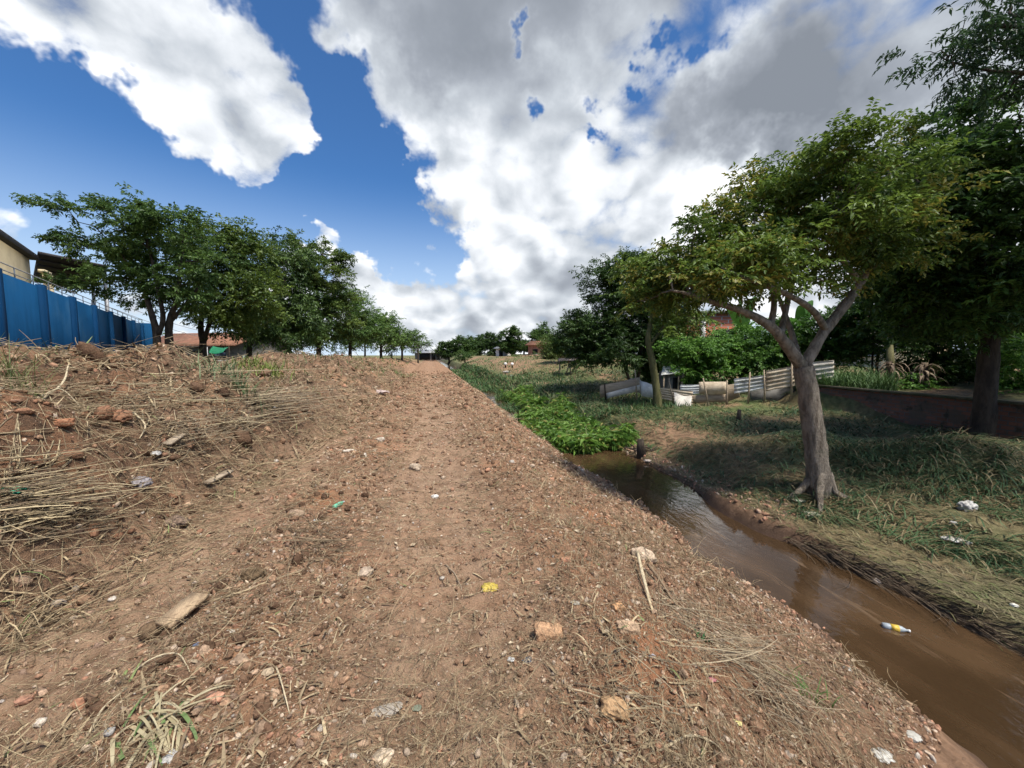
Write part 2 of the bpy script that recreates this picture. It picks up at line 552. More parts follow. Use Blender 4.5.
for (px, py, r) in ((25, 440, .5), (70, 462, .3), (120, 395, .4), (40, 385, .35), (660, 655, .35), (610, 715, .30), (330, 500, .22), (600, 520, .3), (690, 640, .25)):
    c = hit(px, py)
    red = np.maximum(red, np.exp(-((GX - c[0]) ** 2 + (GY - c[1]) ** 2) / r ** 2 + .5 * fbm(GX, GY, .3, 3, .5, 231)).clip(0, 1))
wet = sm(-GZ, .78, 1.0) * (1 - .5 * sm(GX, 4.9, 5.2)) + .8 * np.exp(-((GX - 4.92) / .18) ** 2) * (GY < 9)
ZONE = np.stack([grass, np.clip(red, 0, 1), np.clip(wet, 0, 1), np.maximum(sm(GY, 8, 12) * (GX > 3.5) * (1 - .6 * sm(GY, 40, 60)), .25 * np.ones_like(grass))], -1).reshape(-1, 4)

rut_ = np.maximum(np.exp(-((GX + 2.0 - .06 * np.sin(GY)) / .5) ** 4), np.exp(-((GX - .08 - .05 * np.sin(GY * .8)) / .64) ** 4))
rut_ = rut_ * (1 - .75 * sm(GY, 7, 22))
hum = sm(xf_ - GX, -.05, .35) * sm(fbm(GX, GY, 1.0, 4, .55, 241), -.75, .35) * (1 - sm(GY, 25, 50))
ZONE2 = np.stack([hum, np.clip(rut_ * (1 - hum) + .2 * fbm(GX, GY, .5, 2, .5, 243) * rut_, 0, 1), hum * 0, hum * 0 + 1], -1).reshape(-1, 4)

def soil_mat():
    m, n, out = new_mat('soil')
    pos = n.new('ShaderNodeNewGeometry').outputs['Position']
    at_ = n.new('ShaderNodeAttribute', attribute_name='tint')
    sp = n.new('ShaderNodeSeparateColor'); n.put(sp.inputs[0], at_.outputs['Color'])
    gr, rd, wt = sp.outputs[0], sp.outputs[1], sp.outputs[2]
    big = n.noise(pos, .9, 5, .6)
    mid = n.noise(pos, 7, 6, .65)
    fine = n.noise(pos, 55, 5, .7)
    c = n.mix(n.step(mid, .33, .66), (.160, .092, .052), (.325, .195, .113))
    c = n.mix(n.step(big, .42, .68, 0, .55), c, (.25, .145, .088))
    c = n.mix(n.step(fine, .55, .75, 0, .55), c, (.40, .295, .205))
    c = n.mix(n.step(fine, .40, .25, 0, .5), c, (.09, .06, .04))
    c = n.mix(n.m('MULTIPLY', rd, n.step(mid, .3, .6, .35, .95)), c, (.34, .155, .075))
    a2 = n.new('ShaderNodeAttribute', attribute_name='zone')
    s2 = n.new('ShaderNodeSeparateColor'); n.put(s2.inputs[0], a2.outputs['Color'])
    c = n.mix(n.m('MULTIPLY', s2.outputs[0], n.step(mid, .25, .6, .95, .45)), c, (.085, .056, .036))
    c = n.mix(n.m('MULTIPLY', s2.outputs[1], n.step(mid, .25, .65, .10, .6)), c, (.36, .245, .158))
    # straw and chip flecks lying flat
    mp = n.v('MULTIPLY', pos, (1.0, .35, 1.0))
    fl = n.voro(mp, 60, 'F1')
    c = n.mix(n.m('MULTIPLY', n.step(fl, .16, .08), n.step(mid, .45, .7, 0, .7)), c, (.46, .36, .24))
    gcol = n.mix(n.step(mid, .35, .65), (.105, .10, .045), (.20, .185, .09))
    gcol = n.mix(n.m('MULTIPLY', at_.outputs['Alpha'], .85), gcol, n.mix(n.step(mid, .35, .65), (.045, .072, .022), (.10, .125, .04)))
    gcol = n.mix(n.step(fine, .45, .7, 0, .6), gcol, (.10, .115, .04))
    gcol = n.mix(n.step(big, .52, .7, 0, .7), gcol, (.15, .10, .065))
    c = n.mix(gr, c, gcol)
    c = n.mix(n.m('MULTIPLY', wt, .75), c, (.075, .042, .025))
    h = n.m('ADD', n.m('MULTIPLY', mid, .35), n.m('ADD', n.m('MULTIPLY', fine, .55), n.m('MULTIPLY', n.noise(pos, 160, 3, .6), .25)))
    principled(n, out, c, n.lin(wt, 0, 1, .95, .55), .2, 0, h, .045, 1.0)
    return m
M_SOIL = soil_mat()
ground = make_obj('ground', np.stack([GX, GY, GZ], -1).reshape(-1, 3), GF, M_SOIL, None, ZONE, True)
z2 = ground.data.color_attributes.new('zone', 'FLOAT_COLOR', 'POINT')
z2.data.foreach_set('color', ZONE2.astype(np.float32).ravel())
tag(ground, kind='structure')

# ------------------------------------------------------------------ stream
def water_mat():
    m, n, out = new_mat('muddy_water')
    pos = n.new('ShaderNodeNewGeometry').outputs['Position']
    big = n.noise(n.v('MULTIPLY', pos, (1.2, .5, 1)), 1.6, 3, .5)
    c = n.mix(n.step(big, .35, .65), (.040, .023, .011), (.072, .042, .021))
    st = n.noise(n.v('MULTIPLY', pos, (6.0, .9, 1)), 1.0, 5, .65, .8)
    c = n.mix(n.step(st, .58, .74, 0, .55), c, (.17, .115, .07))
    near = n.step(n.noise(pos, .5, 2, .5), .35, .6, .35, 1.0)
    mp = n.v('MULTIPLY', pos, (1.0, .45, 1.0))
    rip = n.m('ADD', n.noise(mp, 7, 3, .5, 1.2), n.m('MULTIPLY', n.noise(mp, 24, 2, .5, .6), .25))
    principled(n, out, c, n.step(st, .58, .74, .02, .22), .5, 0, n.m('MULTIPLY', rip, near), .007, 1.0)
    return m
wy = np.concatenate([np.arange(-6, 20, .5), np.arange(20, 140, 4)])
wv = np.array([[x, yy, -1.0] for yy in wy for x in (2.4, 5.6)])
wi = np.arange(len(wy) - 1) * 2
water = make_obj('stream_water', wv, np.stack([wi, wi + 1, wi + 3, wi + 2], -1), water_mat())
tag(water, kind='structure')

# ================================================================== buildings on the left
UPV = np.array([0, 0, 1.0])
def cw(X, D, z=0.0):
    """right / forward offsets from the camera axis to world"""
    a = R_(YAW)
    return np.array([X * math.cos(a) + D * math.sin(a), -X * math.sin(a) + D * math.cos(a), z])

M_BLUE = simple_mat('blue_paint', (.006, .060, .150), (.004, .044, .110), 1.6, .8, .08, bump=.004, stretch=(1, 1, .25), dirt=(.035, .095, .16))
M_BLUE_SHADE = simple_mat('blue_paint_shaded', (.002, .032, .090), (.002, .026, .07), 2.0, .8, .08, bump=.004, stretch=(1, 1, .25))  # wall paint darkened so the piers read as shaded
M_CREAM = simple_mat('cream_wall', (.62, .52, .33), (.52, .43, .28), 1.2, .9, .1, dirt=(.42, .34, .22))
M_ROOFD = simple_mat('dark_sheet_roof', (.055, .045, .04), (.035, .03, .028), 3, .8, .2)
M_STEEL = simple_mat('grey_steel', (.38, .38, .38), (.25, .24, .23), 8, .5, .4, .3)
M_WHITE = simple_mat('white_paint', (.72, .70, .66), (.55, .52, .47), 3, .75, .25, dirt=(.4, .36, .3))
M_TILE = simple_mat('clay_tile', (.27, .135, .085), (.17, .085, .055), 3, .9, .1)
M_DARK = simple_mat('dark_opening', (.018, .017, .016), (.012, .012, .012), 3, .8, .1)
M_GLASS = simple_mat('window_glass', (.05, .06, .07), (.03, .035, .04), 2, .08, .6, bump=0)
M_BLOCK = simple_mat('grey_block', (.19, .18, .165), (.12, .115, .105), 5, .95, .1)
M_BRICK = None

wa = cw(-8.0, 3.9); wb = cw(-23.0, 24.0)
wdir = (wb - wa) / np.linalg.norm(wb - wa); wl = np.linalg.norm(wb - wa)
wn_ = np.array([wdir[1], -wdir[0], 0.0])          # towards the track
WA = [wdir, wn_, UPV]
wall = thing('blue_wall', 'long dark blue painted boundary wall with piers behind the earth mound', 'wall', tuple(wa))
mb = MB(); mb.box((wa + wb) / 2 + UPV * 1.80, (wl, .18, 3.36), WA); mb.build('wall_panel', M_BLUE, wall)
npier = 10
for i in range(npier):
    t = .35 + i * (wl - .7) / (npier - 1)
    mb = MB(); mb.box(wa + wdir * t + wn_ * .13 + UPV * 1.815, (.30, .14, 3.42), WA); mb.build('pier', M_BLUE_SHADE, wall)
wc = wb + wdir * .20 + np.array([wn_[0], wn_[1], 0]) * .25
mb = MB(); mb.box(wc + UPV * 1.83, (.42, .75, 3.5), WA); mb.build('end_pier', M_BLUE, wall)

rl = thing('metal_railing', 'thin pale metal railing along the top of the blue wall', 'railing', tuple(wa + UPV * 3.48))
mb = MB(); mb.tube([wa + UPV * 3.76, wb + UPV * 3.76], .014, 6); mb.build('top_rail', M_STEEL, rl)
mb = MB(); mb.tube([wa + UPV * 3.60, wb + UPV * 3.60], .012, 6); mb.build('lower_rail', M_STEEL, rl)
for i in range(22):
    p = wa + wdir * (.3 + i * (wl - .6) / 21)
    mb = MB(); mb.tube([p + UPV * 3.48, p + UPV * 3.765], .014, 6); mb.build('upright', M_STEEL, rl)

# warehouse beyond the wall: long side parallel to the wall
hc = cw(-27.0, 22.0); hs = hc - wdir * 17
hn = wn_
wh = thing('warehouse', 'cream warehouse with dark overhanging roof behind the blue wall', 'building', tuple(hs))
mb = MB()
q = [hs, hc, hc - hn * 10, hs - hn * 10]
zt = [8.1, 6.95, 6.95, 8.1]
V = [p * np.array([1, 1, 0]) for p in q] + [p * np.array([1, 1, 0]) + UPV * z for p, z in zip(q, zt)]
mb.add(V, [np.array([[0, 1, 5, 4], [1, 2, 6, 5], [2, 3, 7, 6], [3, 0, 4, 7], [4, 5, 6, 7]])]); mb.build('wall', M_CREAM, wh)
mb = MB()
a, b = hs + hn * .28 - wdir * .5, hc + hn * .28 + wdir * .3
c, d = hc - hn * 10.5 + wdir * .5, hs - hn * 10.5 - wdir * .5
V = []
for th in (0.03, .30):
    for p, z in ((a, 8.12), (b, 6.93), (c, 6.93), (d, 8.12)):
        V.append(np.array([p[0], p[1], z + th]))
mb.add(V, [np.array([[0, 1, 2, 3], [4, 7, 6, 5], [0, 4, 5, 1], [1, 5, 6, 2], [2, 6, 7, 3], [3, 7, 4, 0]])]); mb.build('roof', M_ROOFD, wh)
for px, D in ((49, 20.5),):
    p = at(px, 290, D)
    mb = MB(); mb.box((p[0], p[1], 2.95), (.30, .30, 5.6), WA); mb.build('column', M_CREAM, wh)
    mb = MB(); mb.box(np.array([p[0], p[1], 5.85]) - wdir * .35, (1.0, .24, .14), WA); mb.build('beam', M_CREAM, wh)

# open canopy
cA, cB, cC = at(38, 254, 22.5), at(108, 268, 25.0), at(86, 289, 33.0)
cD = cA + (cC - cB)
cn = thing('open_canopy', 'dark open sided canopy roof on lattice posts beside the cream warehouse', 'canopy', (cB[0], cB[1], .2))
mb = MB(); up2 = UPV * .16
mb.add([cA, cB, cC, cD, cA + up2, cB + up2, cC + up2, cD + up2], [np.array([[3, 2, 1, 0], [4, 5, 6, 7], [0, 1, 5, 4], [1, 2, 6, 5], [2, 3, 7, 6], [3, 0, 4, 7]])])
mb.build('roof', M_ROOFD, cn)
mb = MB()
for k in range(6):
    s = cA + (cD - cA) * (k + .5) / 6; e = cB + (cC - cB) * (k + .5) / 6
    mb.tube([s - UPV * .15, e - UPV * .15], .09, 4)
mb.build('rafters', M_ROOFD, cn)
for t in (.05, .55):
    e = cB + (cC - cB) * t + (cA - cB) * .03
    for side in (0, 1):
        p = e + (cC - cB) / np.linalg.norm(cC - cB) * .55 * side
        mb = MB(); mb.tube([(p[0], p[1], .2), (p[0], p[1], p[2] - .02)], .085, 6); mb.build('column', M_STEEL, cn)
    p2 = e + (cC - cB) / np.linalg.norm(cC - cB) * .55
    mb = MB()
    for z in np.arange(.6, 6.2, .7):
        mb.tube([(e[0], e[1], z), (p2[0], p2[1], z + .55)], .022, 4)
    mb.build('lattice', M_STEEL, cn)

# tiled house seen between the trunks
def house(name, label, pl, pr, D2, eave, ridge, mw, mr, openings=(), depth=7.0, base=.2, cat='house'):
    """pl, pr: front corners on the ground; the house runs back away from the camera"""
    pl = np.array(pl, float); pr = np.array(pr, float); pl[2] = pr[2] = base
    ax = (pr - pl); L = np.linalg.norm(ax[:2]); ax = ax / L
    bk = np.array([-ax[1], ax[0], 0])
    if bk @ FH < 0: bk = -bk
    h = thing(name, label, cat, tuple((pl + pr) / 2))
    mb = MB()
    q = [pl, pr, pr + bk * depth, pl + bk * depth]
    mid = [(pl + pl + bk * depth) / 2, (pr + pr + bk * depth) / 2]
    V = [*q] + [p + UPV * (eave - base) for p in q] + [m_ + UPV * (ridge - base - .06) for m_ in mid]
    mb.add(V, [[0, 1, 5, 4], [2, 3, 7, 6], [1, 2, 6, 9, 5], [3, 0, 4, 8, 7]]); mb.build('wall', mw, h)
    mb = MB(); o = .45
    e = eave - base; r = ridge - base
    fl, fr = pl - ax * o - bk * o, pr + ax * o - bk * o
    bl, br = pl - ax * o + bk * (depth + o), pr + ax * o + bk * (depth + o)
    ml, mr_ = mid[0] - ax * o, mid[1] + ax * o
    dz_ = (r - e) * o / (depth / 2)
    V = []
    for th in (0.02, .16):
        V += [fl + UPV * (e - dz_ + th), fr + UPV * (e - dz_ + th), mr_ + UPV * (r + th), ml + UPV * (r + th), bl + UPV * (e - dz_ + th), br + UPV * (e - dz_ + th)]
    mb.add(V, [[0, 1, 2, 3], [3, 2, 5, 4], [9, 8, 7, 6], [10, 11, 8, 9], [0, 6, 7, 1], [1, 7, 8, 2], [2, 8, 11, 5], [5, 11, 10, 4], [4, 10, 9, 3], [3, 9, 6, 0]])
    mb.build('roof', mr, h)
    for (nm, u, w, z0, z1, mat) in openings:
        c = pl + ax * (u * L) - bk * .02 + UPV * ((z0 + z1) / 2 - base)
        mb = MB(); mb.box(c, (w, .08, z1 - z0), [ax, bk, UPV]); f = mb.build(nm, mat, h)
        if nm == 'window':
            mb = MB(); mb.box(c - bk * .05 - UPV * ((z1 - z0) / 2 + .04), (w + .2, .12, .08), [ax, bk, UPV]); mb.build('sill', M_WHITE, h)
    return h, ax, bk

house('tiled_house', 'low house with orange clay tiled roof seen between the tree trunks past the blue wall', at(140, 358, 38), at(236, 358, 36), 0, 2.55, 3.75, M_BLOCK, M_TILE,
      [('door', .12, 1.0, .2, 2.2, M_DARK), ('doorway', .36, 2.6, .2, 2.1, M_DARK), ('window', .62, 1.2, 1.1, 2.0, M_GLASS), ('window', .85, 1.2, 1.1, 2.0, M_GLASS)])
aw = thing('porch_awning', 'dark flat porch awning on thin posts before the orange roofed house', 'awning', tuple(at(186, 358, 34)))
p0, p1 = at(166, 347, 35), at(207, 347, 34.5)
mb = MB(); mb.box((p0 + p1) / 2 * np.array([1, 1, 0]) + UPV * 2.35, (np.linalg.norm(p1 - p0), 2.0, .09), [(p1 - p0) / np.linalg.norm(p1 - p0), FH, UPV]); mb.build('roof', M_ROOFD, aw)
for p in (p0, p1):
    mb = MB(); mb.tube([(p[0], p[1], .1), (p[0], p[1], 2.32)], .05, 6); mb.build('post', M_STEEL, aw)

# parked vehicles
def car(name, label, pos, head, paint, group='cars parked under the left trees'):
    o = thing(name, label, 'car', tuple(pos), group)
    f = np.array([math.cos(head), math.sin(head), 0]); s = np.array([-f[1], f[0], 0]); p = np.array(pos, float)
    prof = [(-2.05, .35), (-2.1, .75), (-1.95, .95), (-1.5, 1.0), (-1.05, 1.42), (.35, 1.45), (1.0, 1.0), (1.85, .88), (2.1, .65), (2.08, .33)]
    mb = MB(); n = len(prof)
    V = []
    for side, k in ((-1, 1), (1, 1)):
        for (u, z) in prof:
            w = .84 if z < 1.02 else .66
            V.append(p + f * u + s * side * w + UPV * z)
    F = [list(range(n)), list(range(2 * n - 1, n - 1, -1))] + [[i, (i + 1) % n, n + (i + 1) % n, n + i] for i in range(n)]
    mb.add(V, F); mb.build('body', paint, o, smooth=False)
    for side in (-1, 1):
        mb = MB()
        for q in ([(-1.0, 1.04), (-.9, 1.36), (-.35, 1.38), (-.35, 1.04)], [(-.25, 1.04), (-.25, 1.38), (.3, 1.39), (.78, 1.04)]):
            V = [p + f * u + s * side * (.84 - (z - 1.02) * .42 + .012) + UPV * z for u, z in q]
            mb.add(V, [[0, 1, 2, 3]])
        mb.build('side_window', M_GLASS, o)
    mb = MB(); V = [p + f * (.42 + .012) + s * .58 + UPV * 1.41, p + f * .432 - s * .58 + UPV * 1.41, p + f * 1.0 - s * .74 + UPV * 1.03, p + f * 1.0 + s * .74 + UPV * 1.03]
    mb.add(V, [[0, 1, 2, 3]]); mb.build('windscreen', M_GLASS, o)
    for u in (-1.3, 1.3):
        for side in (-1, 1):
            c = p + f * u + s * side * .78 + UPV * .32
            mb = MB(); mb.tube([c - s * .1, c + s * .1], .32, 16); mb.build('wheel', M_DARK, o)
    for side in (-1, 1):
        mb = MB(); mb.box(p + f * 2.06 + s * side * .6 + UPV * .7, (.1, .34, .16), [f, s, UPV]); mb.build('headlight', M_WHITE, o)
    return o
M_CARD = simple_mat('black_car_paint', (.012, .012, .014), (.01, .01, .012), 2, .25, .5, bump=0)
M_CARS = simple_mat('silver_car_paint', (.45, .46, .47), (.4, .41, .42), 2, .3, .5, .4, bump=0)
pc = at(196, 360, 31); pc[2] = float(base_height(pc[0], pc[1]))
car('parked_car', 'dark parked car in the shade behind the two left trunks', pc, R_(-75), M_CARD)
pc = at(252, 360, 33); pc[2] = float(base_height(pc[0], pc[1]))
car('parked_car', 'silver parked car half hidden under the trees right of the green tarpaulin', pc, R_(-60), M_CARS)
gt = thing('tarpaulin_stall', 'bright green tarpaulin stretched on poles under the left trees', 'tarpaulin', tuple(at(221, 358, 32)))
M_GREEN = simple_mat('green_tarp', (.015, .17, .07), (.012, .12, .05), 3, .6, .3)
q = [at(213, 346, 32), at(229, 347, 31.5), at(228, 352, 31), at(214, 353, 31.5)]
mb = MB(); N_ = 8; V = []
for i in range(N_ + 1):
    for j in range(N_ + 1):
        u, v = i / N_, j / N_
        p = (q[0] * (1 - u) + q[1] * u) * (1 - v) + (q[3] * (1 - u) + q[2] * u) * v
        V.append(p + np.array([0, 0, -.10 * math.sin(math.pi * u)]) + FH * -.5 * math.sin(v * 1.5))
ij = [[i * (N_ + 1) + j, i * (N_ + 1) + j + 1, (i + 1) * (N_ + 1) + j + 1, (i + 1) * (N_ + 1) + j] for i in range(N_) for j in range(N_)]
mb.add(V, ij); mb.build('sheet', M_GREEN, gt)
for p in (q[0], q[1]):
    mb = MB(); mb.tube([(p[0], p[1], .1), (p[0], p[1], p[2] + .05)], .04, 6); mb.build('pole', M_BARKD, gt)

# far away
house('far_house', 'distant white house with a grey roof at the far end of the track', at(415, 358, 108), at(437, 358, 106), 0, 2.2, 3.0, M_BLOCK, M_STEEL,
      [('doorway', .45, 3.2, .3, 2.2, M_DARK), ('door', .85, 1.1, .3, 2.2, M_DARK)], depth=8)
p0 = at(528, 352, 74); p1 = at(552, 352, 72)
M_BRICKF = simple_mat('far_brick', (.38, .21, .14), (.28, .14, .09), 4, .9, .1)
house('brick_hut', 'small distant bare brick house below the round tree on the right bank', p0, p1, 0, 3.5, 4.2, M_BRICKF, M_TILE, [('window', .3, 1.0, 1.8, 2.7, M_DARK)], depth=5, base=.9)
p0 = at(496, 352, 84); p1 = at(506, 352, 83)
house('white_hut', 'tiny white walled hut far off among the trees', p0, p1, 0, 3.0, 3.5, M_WHITE, M_STEEL, [('door', .5, .9, .9, 2.7, M_DARK)], depth=4, base=.9)

# ================================================================== right bank: brick wall
def brick_mat():
    m, n, out = new_mat('old_brick')
    pos = n.new('ShaderNodeNewGeometry').outputs['Position']
    sp = n.new('ShaderNodeSeparateXYZ'); n.put(sp.inputs[0], pos)
    cb = n.new('ShaderNodeCombineXYZ')
    n.put(cb.inputs[0], n.m('ADD', sp.outputs[1], n.m('MULTIPLY', sp.outputs[0], .7))); n.put(cb.inputs[1], sp.outputs[2])
    b = n.new('ShaderNodeTexBrick')
    n.put(b.inputs['Vector'], cb.outputs[0])
    for k, v in (('Scale', 1.0), ('Mortar Size', .012), ('Brick Width', .24), ('Row Height', .10), ('Bias', -.2), ('Mortar Smooth', .3)):
        b.inputs[k].default_value = v
    b.inputs['Color1'].default_value = (.23, .10, .06, 1); b.inputs['Color2'].default_value = (.14, .07, .045, 1); b.inputs['Mortar'].default_value = (.13, .11, .09, 1)
    f = n.noise(pos, 1.7, 6, .65)
    c = n.mix(n.step(f, .50, .62, 0, .9), b.outputs['Color'], (.12, .088, .06))
    c = n.mix(n.step(n.noise(pos, 3.5, 5, .6), .55, .68, 0, .8), c, (.045, .04, .025))
    c = n.mix(n.step(n.noise(pos, 2.3, 4, .6), .62, .72, 0, .7), c, (.30, .25, .2))
    h = n.m('ADD', n.m('MULTIPLY', b.outputs['Fac'], -.6), n.m('MULTIPLY', n.noise(pos, 20, 4, .6), .6))
    principled(n, out, c, .95, .1, 0, h, .02)
    return m
M_BRICK = brick_mat()
bw0 = np.array([12.55, 10.9, -.6]); bw1 = np.array([11.75, 1.2, -.6])
bd = (bw1 - bw0) / np.linalg.norm(bw1 - bw0); bl_ = np.linalg.norm(bw1 - bw0); bn_ = np.array([bd[1], -bd[0], 0.0])
bwall = thing('brick_wall', 'low weathered brick retaining wall behind the leaning tree', 'wall', tuple(bw0))
mb = MB(); nseg = 60; V = []
for i in range(nseg + 1):
    p = bw0 + bd * bl_ * i / nseg
    zt_ = .56 + .03 * float(vnoise(np.array(i * .3), np.array(1.))) + .015 * random.uniform(-1, 1)
    for s in (-.1, .1):
        V.append([p[0] + bn_[0] * s, p[1] + bn_[1] * s, -.7]); V.append([p[0] + bn_[0] * s, p[1] + bn_[1] * s, zt_])
F = []
for i in range(nseg):
    a = i * 4; b = a + 4
    F += [[a, a + 1, b + 1, b], [a + 1, a + 3, b + 3, b + 1], [a + 3, a + 2, b + 2, b + 3]]
F += [[0, 2, 3, 1], [nseg * 4, nseg * 4 + 1, nseg * 4 + 3, nseg * 4 + 2]]
mb.add(V, F); mb.build('brickwork', M_BRICK, bwall)
mb = MB(); mb.box(bw0 + bd * bl_ * .5 + UPV * 1.195, (bl_, .27, .06), [bd, bn_, UPV]); mb.build('coping', simple_mat('mossy_coping', (.12, .10, .07), (.06, .065, .035), 4, .95, .1), bwall)

# ================================================================== patchwork fence
M_FIB1 = simple_mat('pale_sheet', (.58, .54, .47), (.42, .38, .32), 5, .9, .15, dirt=(.18, .14, .10))
M_FIB2 = simple_mat('beige_sheet', (.58, .48, .35), (.42, .33, .23), 5, .9, .15, dirt=(.17, .12, .08))
M_FIB3 = simple_mat('whitish_sheet', (.70, .70, .66), (.52, .52, .49), 5, .85, .2, dirt=(.17, .15, .12))
M_PLANK = simple_mat('old_plank', (.38, .30, .21), (.24, .19, .135), 7, .9, .15, stretch=(.4, .4, 4))

def sheet(name, q, parent, mat, waves=0, amp=.018, th=.012, label=None, sag=0.0):
    """corrugated or flat sheet through four corners tl, tr, br, bl; ridges run along the length"""
    tl, tr, br, bl = [np.array(p, float) for p in q]
    nv = max(2, waves * 6); nu = 8
    nrm = np.cross(tr - tl, bl - tl); nrm /= np.linalg.norm(nrm)
    V = []
    for side in (0, 1):
        for i in range(nv + 1):
            v = i / nv
            a = tl * (1 - v) + bl * v; b = tr * (1 - v) + br * v
            for j in range(nu + 1):
                u = j / nu
                p = a * (1 - u) + b * u + nrm * (amp * math.sin(2 * math.pi * waves * v) if waves else 0) + nrm * (sag * math.sin(math.pi * u)) + nrm * th * side
                p = p + UPV * .012 * float(vnoise(np.array(u * 3.1 + tl[0] * 7), np.array(v * 2.)))
                V.append(p)
    W_ = nu + 1; N0 = (nv + 1) * W_
    F = []
    for i in range(nv):
        for j in range(nu):
            a = i * W_ + j
            F.append([a, a + 1, a + W_ + 1, a + W_]); F.append([N0 + a, N0 + a + W_, N0 + a + W_ + 1, N0 + a + 1])
    for j in range(nu):
        F.append([j, N0 + j, N0 + j + 1, j + 1]); a = nv * W_ + j; F.append([a, a + 1, N0 + a + 1, N0 + a])
    for i in range(nv):
        a = i * W_; F.append([a, a + W_, N0 + a + W_, N0 + a]); a += nu; F.append([a, N0 + a, N0 + a + W_, a + W_])
    o = make_obj(name, V, F, mat, parent)
    if label: o['label'] = label
    return o

def fD(px):
    return 16.0 - (px - 600) * (3.1 / 234)
def fq(x0, yt0, x1, yt1, yb1, yb0, dd=0.0):
    return [at(x0, yt0, fD(x0) + dd), at(x1, yt1, fD(x1) + dd), at(x1, yb1, fD(x1) + dd), at(x0, yb0, fD(x0) + dd)]

bf = thing('board_fence', 'leaning tan board fence at the far left end of the scrap sheets', 'fence', tuple(at(620, 394, fD(620))))
sheet('board', fq(600, 386, 640, 377, 389, 398), bf, M_PLANK, 0)
sheet('board', fq(606, 393, 640, 384.5, 390.5, 399, -.06), bf, M_FIB1, 0, label='pale lower board')
mb = MB(); mb.tube([at(606, 400, fD(606) - .1), at(604.5, 384, fD(606) - .1)], .035, 6); mb.build('post', M_BARKD, bf)

sf = thing('scrap_fence', 'patchwork fence of corrugated sheets and boards below the garden', 'fence', tuple(at(720, 405, fD(720))))
sheet('metal_sheet', fq(630, 378, 641, 380, 394, 389), sf, M_FIB1, 0)
sheet('metal_sheet', fq(641, 381, 657, 386, 399, 396, -.05), sf, M_FIB3, 0, label='whitish flat sheet')
sheet('corrugated_sheet', fq(655, 387, 693, 391, 405, 397, -.1), sf, M_FIB2, 5, label='rusty beige corrugated sheet')
sheet('corrugated_sheet', fq(680, 385, 702, 384, 394, 395, .1), sf, M_FIB3, 4, label='white corrugated sheet')
sheet('board', fq(699, 382, 727, 382, 394, 394.5, .0), sf, M_FIB2, 0, label='tan plain board')
sheet('board', fq(691, 395, 727, 394, 402, 404, .05), sf, M_PLANK, 0, label='grey lower plank')
sheet('board', fq(722, 386, 740, 383, 397, 403, .12), sf, M_PLANK, 0)
sheet('corrugated_sheet', fq(734, 379, 770, 374, 388, 394, -.05), sf, M_FIB3, 4, label='whitish corrugated sheet')
sheet('corrugated_sheet', fq(766, 371, 795, 366, 386, 391, -.1), sf, M_FIB2, 5, label='wide beige corrugated sheet')
sheet('corrugated_sheet', fq(793, 364, 834, 360, 378, 384, .05), sf, M_FIB1, 4, label='pale grey corrugated sheet beside the trunk')
for (x, yb, yt, tilt) in ((637, 396, 370, -2), (675, 408, 381, -6), (708, 402, 378, -5), (748, 403, 372, 2), (765, 403, 370, -1), (791, 400, 362, 1), (727, 405, 380, 0)):
    mb = MB(); mb.tube([at(x, yb + 4, fD(x) - .14), at(x + tilt * .5, (yb + yt) / 2, fD(x) - .14), at(x + tilt, yt, fD(x) - .14)], [.036, .03, .024], 6, wob=.06); mb.build('post', M_PLANK, sf)
fs = sheet('fallen_sheet', [at(674, 392, 14.8), at(692, 396, 14.4), at(690, 414, 13.9), at(675, 406, 14.4)], None, M_FIB1, 0, sag=.12)
tag(fs, 'loose pale sheet leaning outward at the foot of the scrap fence', 'metal sheet')
bk = thing('block_plinth', 'grey concrete block footing under the beige corrugated sheets', 'low wall', tuple(at(772, 402, fD(772) + .2)))
q = fq(750, 390, 794, 386, 402, 408, .22)
mb = MB(); c_ = sum(q) / 4; L_ = np.linalg.norm(q[1] - q[0])
mb.box(c_, (L_, .16, .62), [(q[1] - q[0]) / L_, FH, UPV]); mb.build('blocks', M_BLOCK, bk)

# garden shed
sh = thing('garden_shed', 'small grey shed with sloping sheet roof behind the mossy trunk', 'shed', tuple(at(671, 396, 17)))
c_ = at(671, 386, 17.4); ax3 = [cw(.97, .25), cw(-.25, .97), UPV]
mb = MB(); mb.box(c_ * np.array([1, 1, 0]) + UPV * .1, (.75, .75, 1.5), ax3); mb.build('wall', M_BLOCK, sh)
sheet('roof', [at(663, 366, 17.9), at(679, 365, 17.9), at(681, 373.5, 16.8), at(661, 375, 16.8)], sh, M_FIB3, 5)
mb = MB(); mb.box(c_ * np.array([1, 1, 0]) + UPV * .0 - ax3[1] * .385, (.4, .03, 1.2), ax3); mb.build('door', M_DARK, sh)
for x in (664, 678.5):
    p = at(x, 376, 16.9)
    mb = MB(); mb.tube([(p[0], p[1], -.4), (p[0], p[1], p[2] + .02)], .035, 6); mb.build('post', M_PLANK, sh)

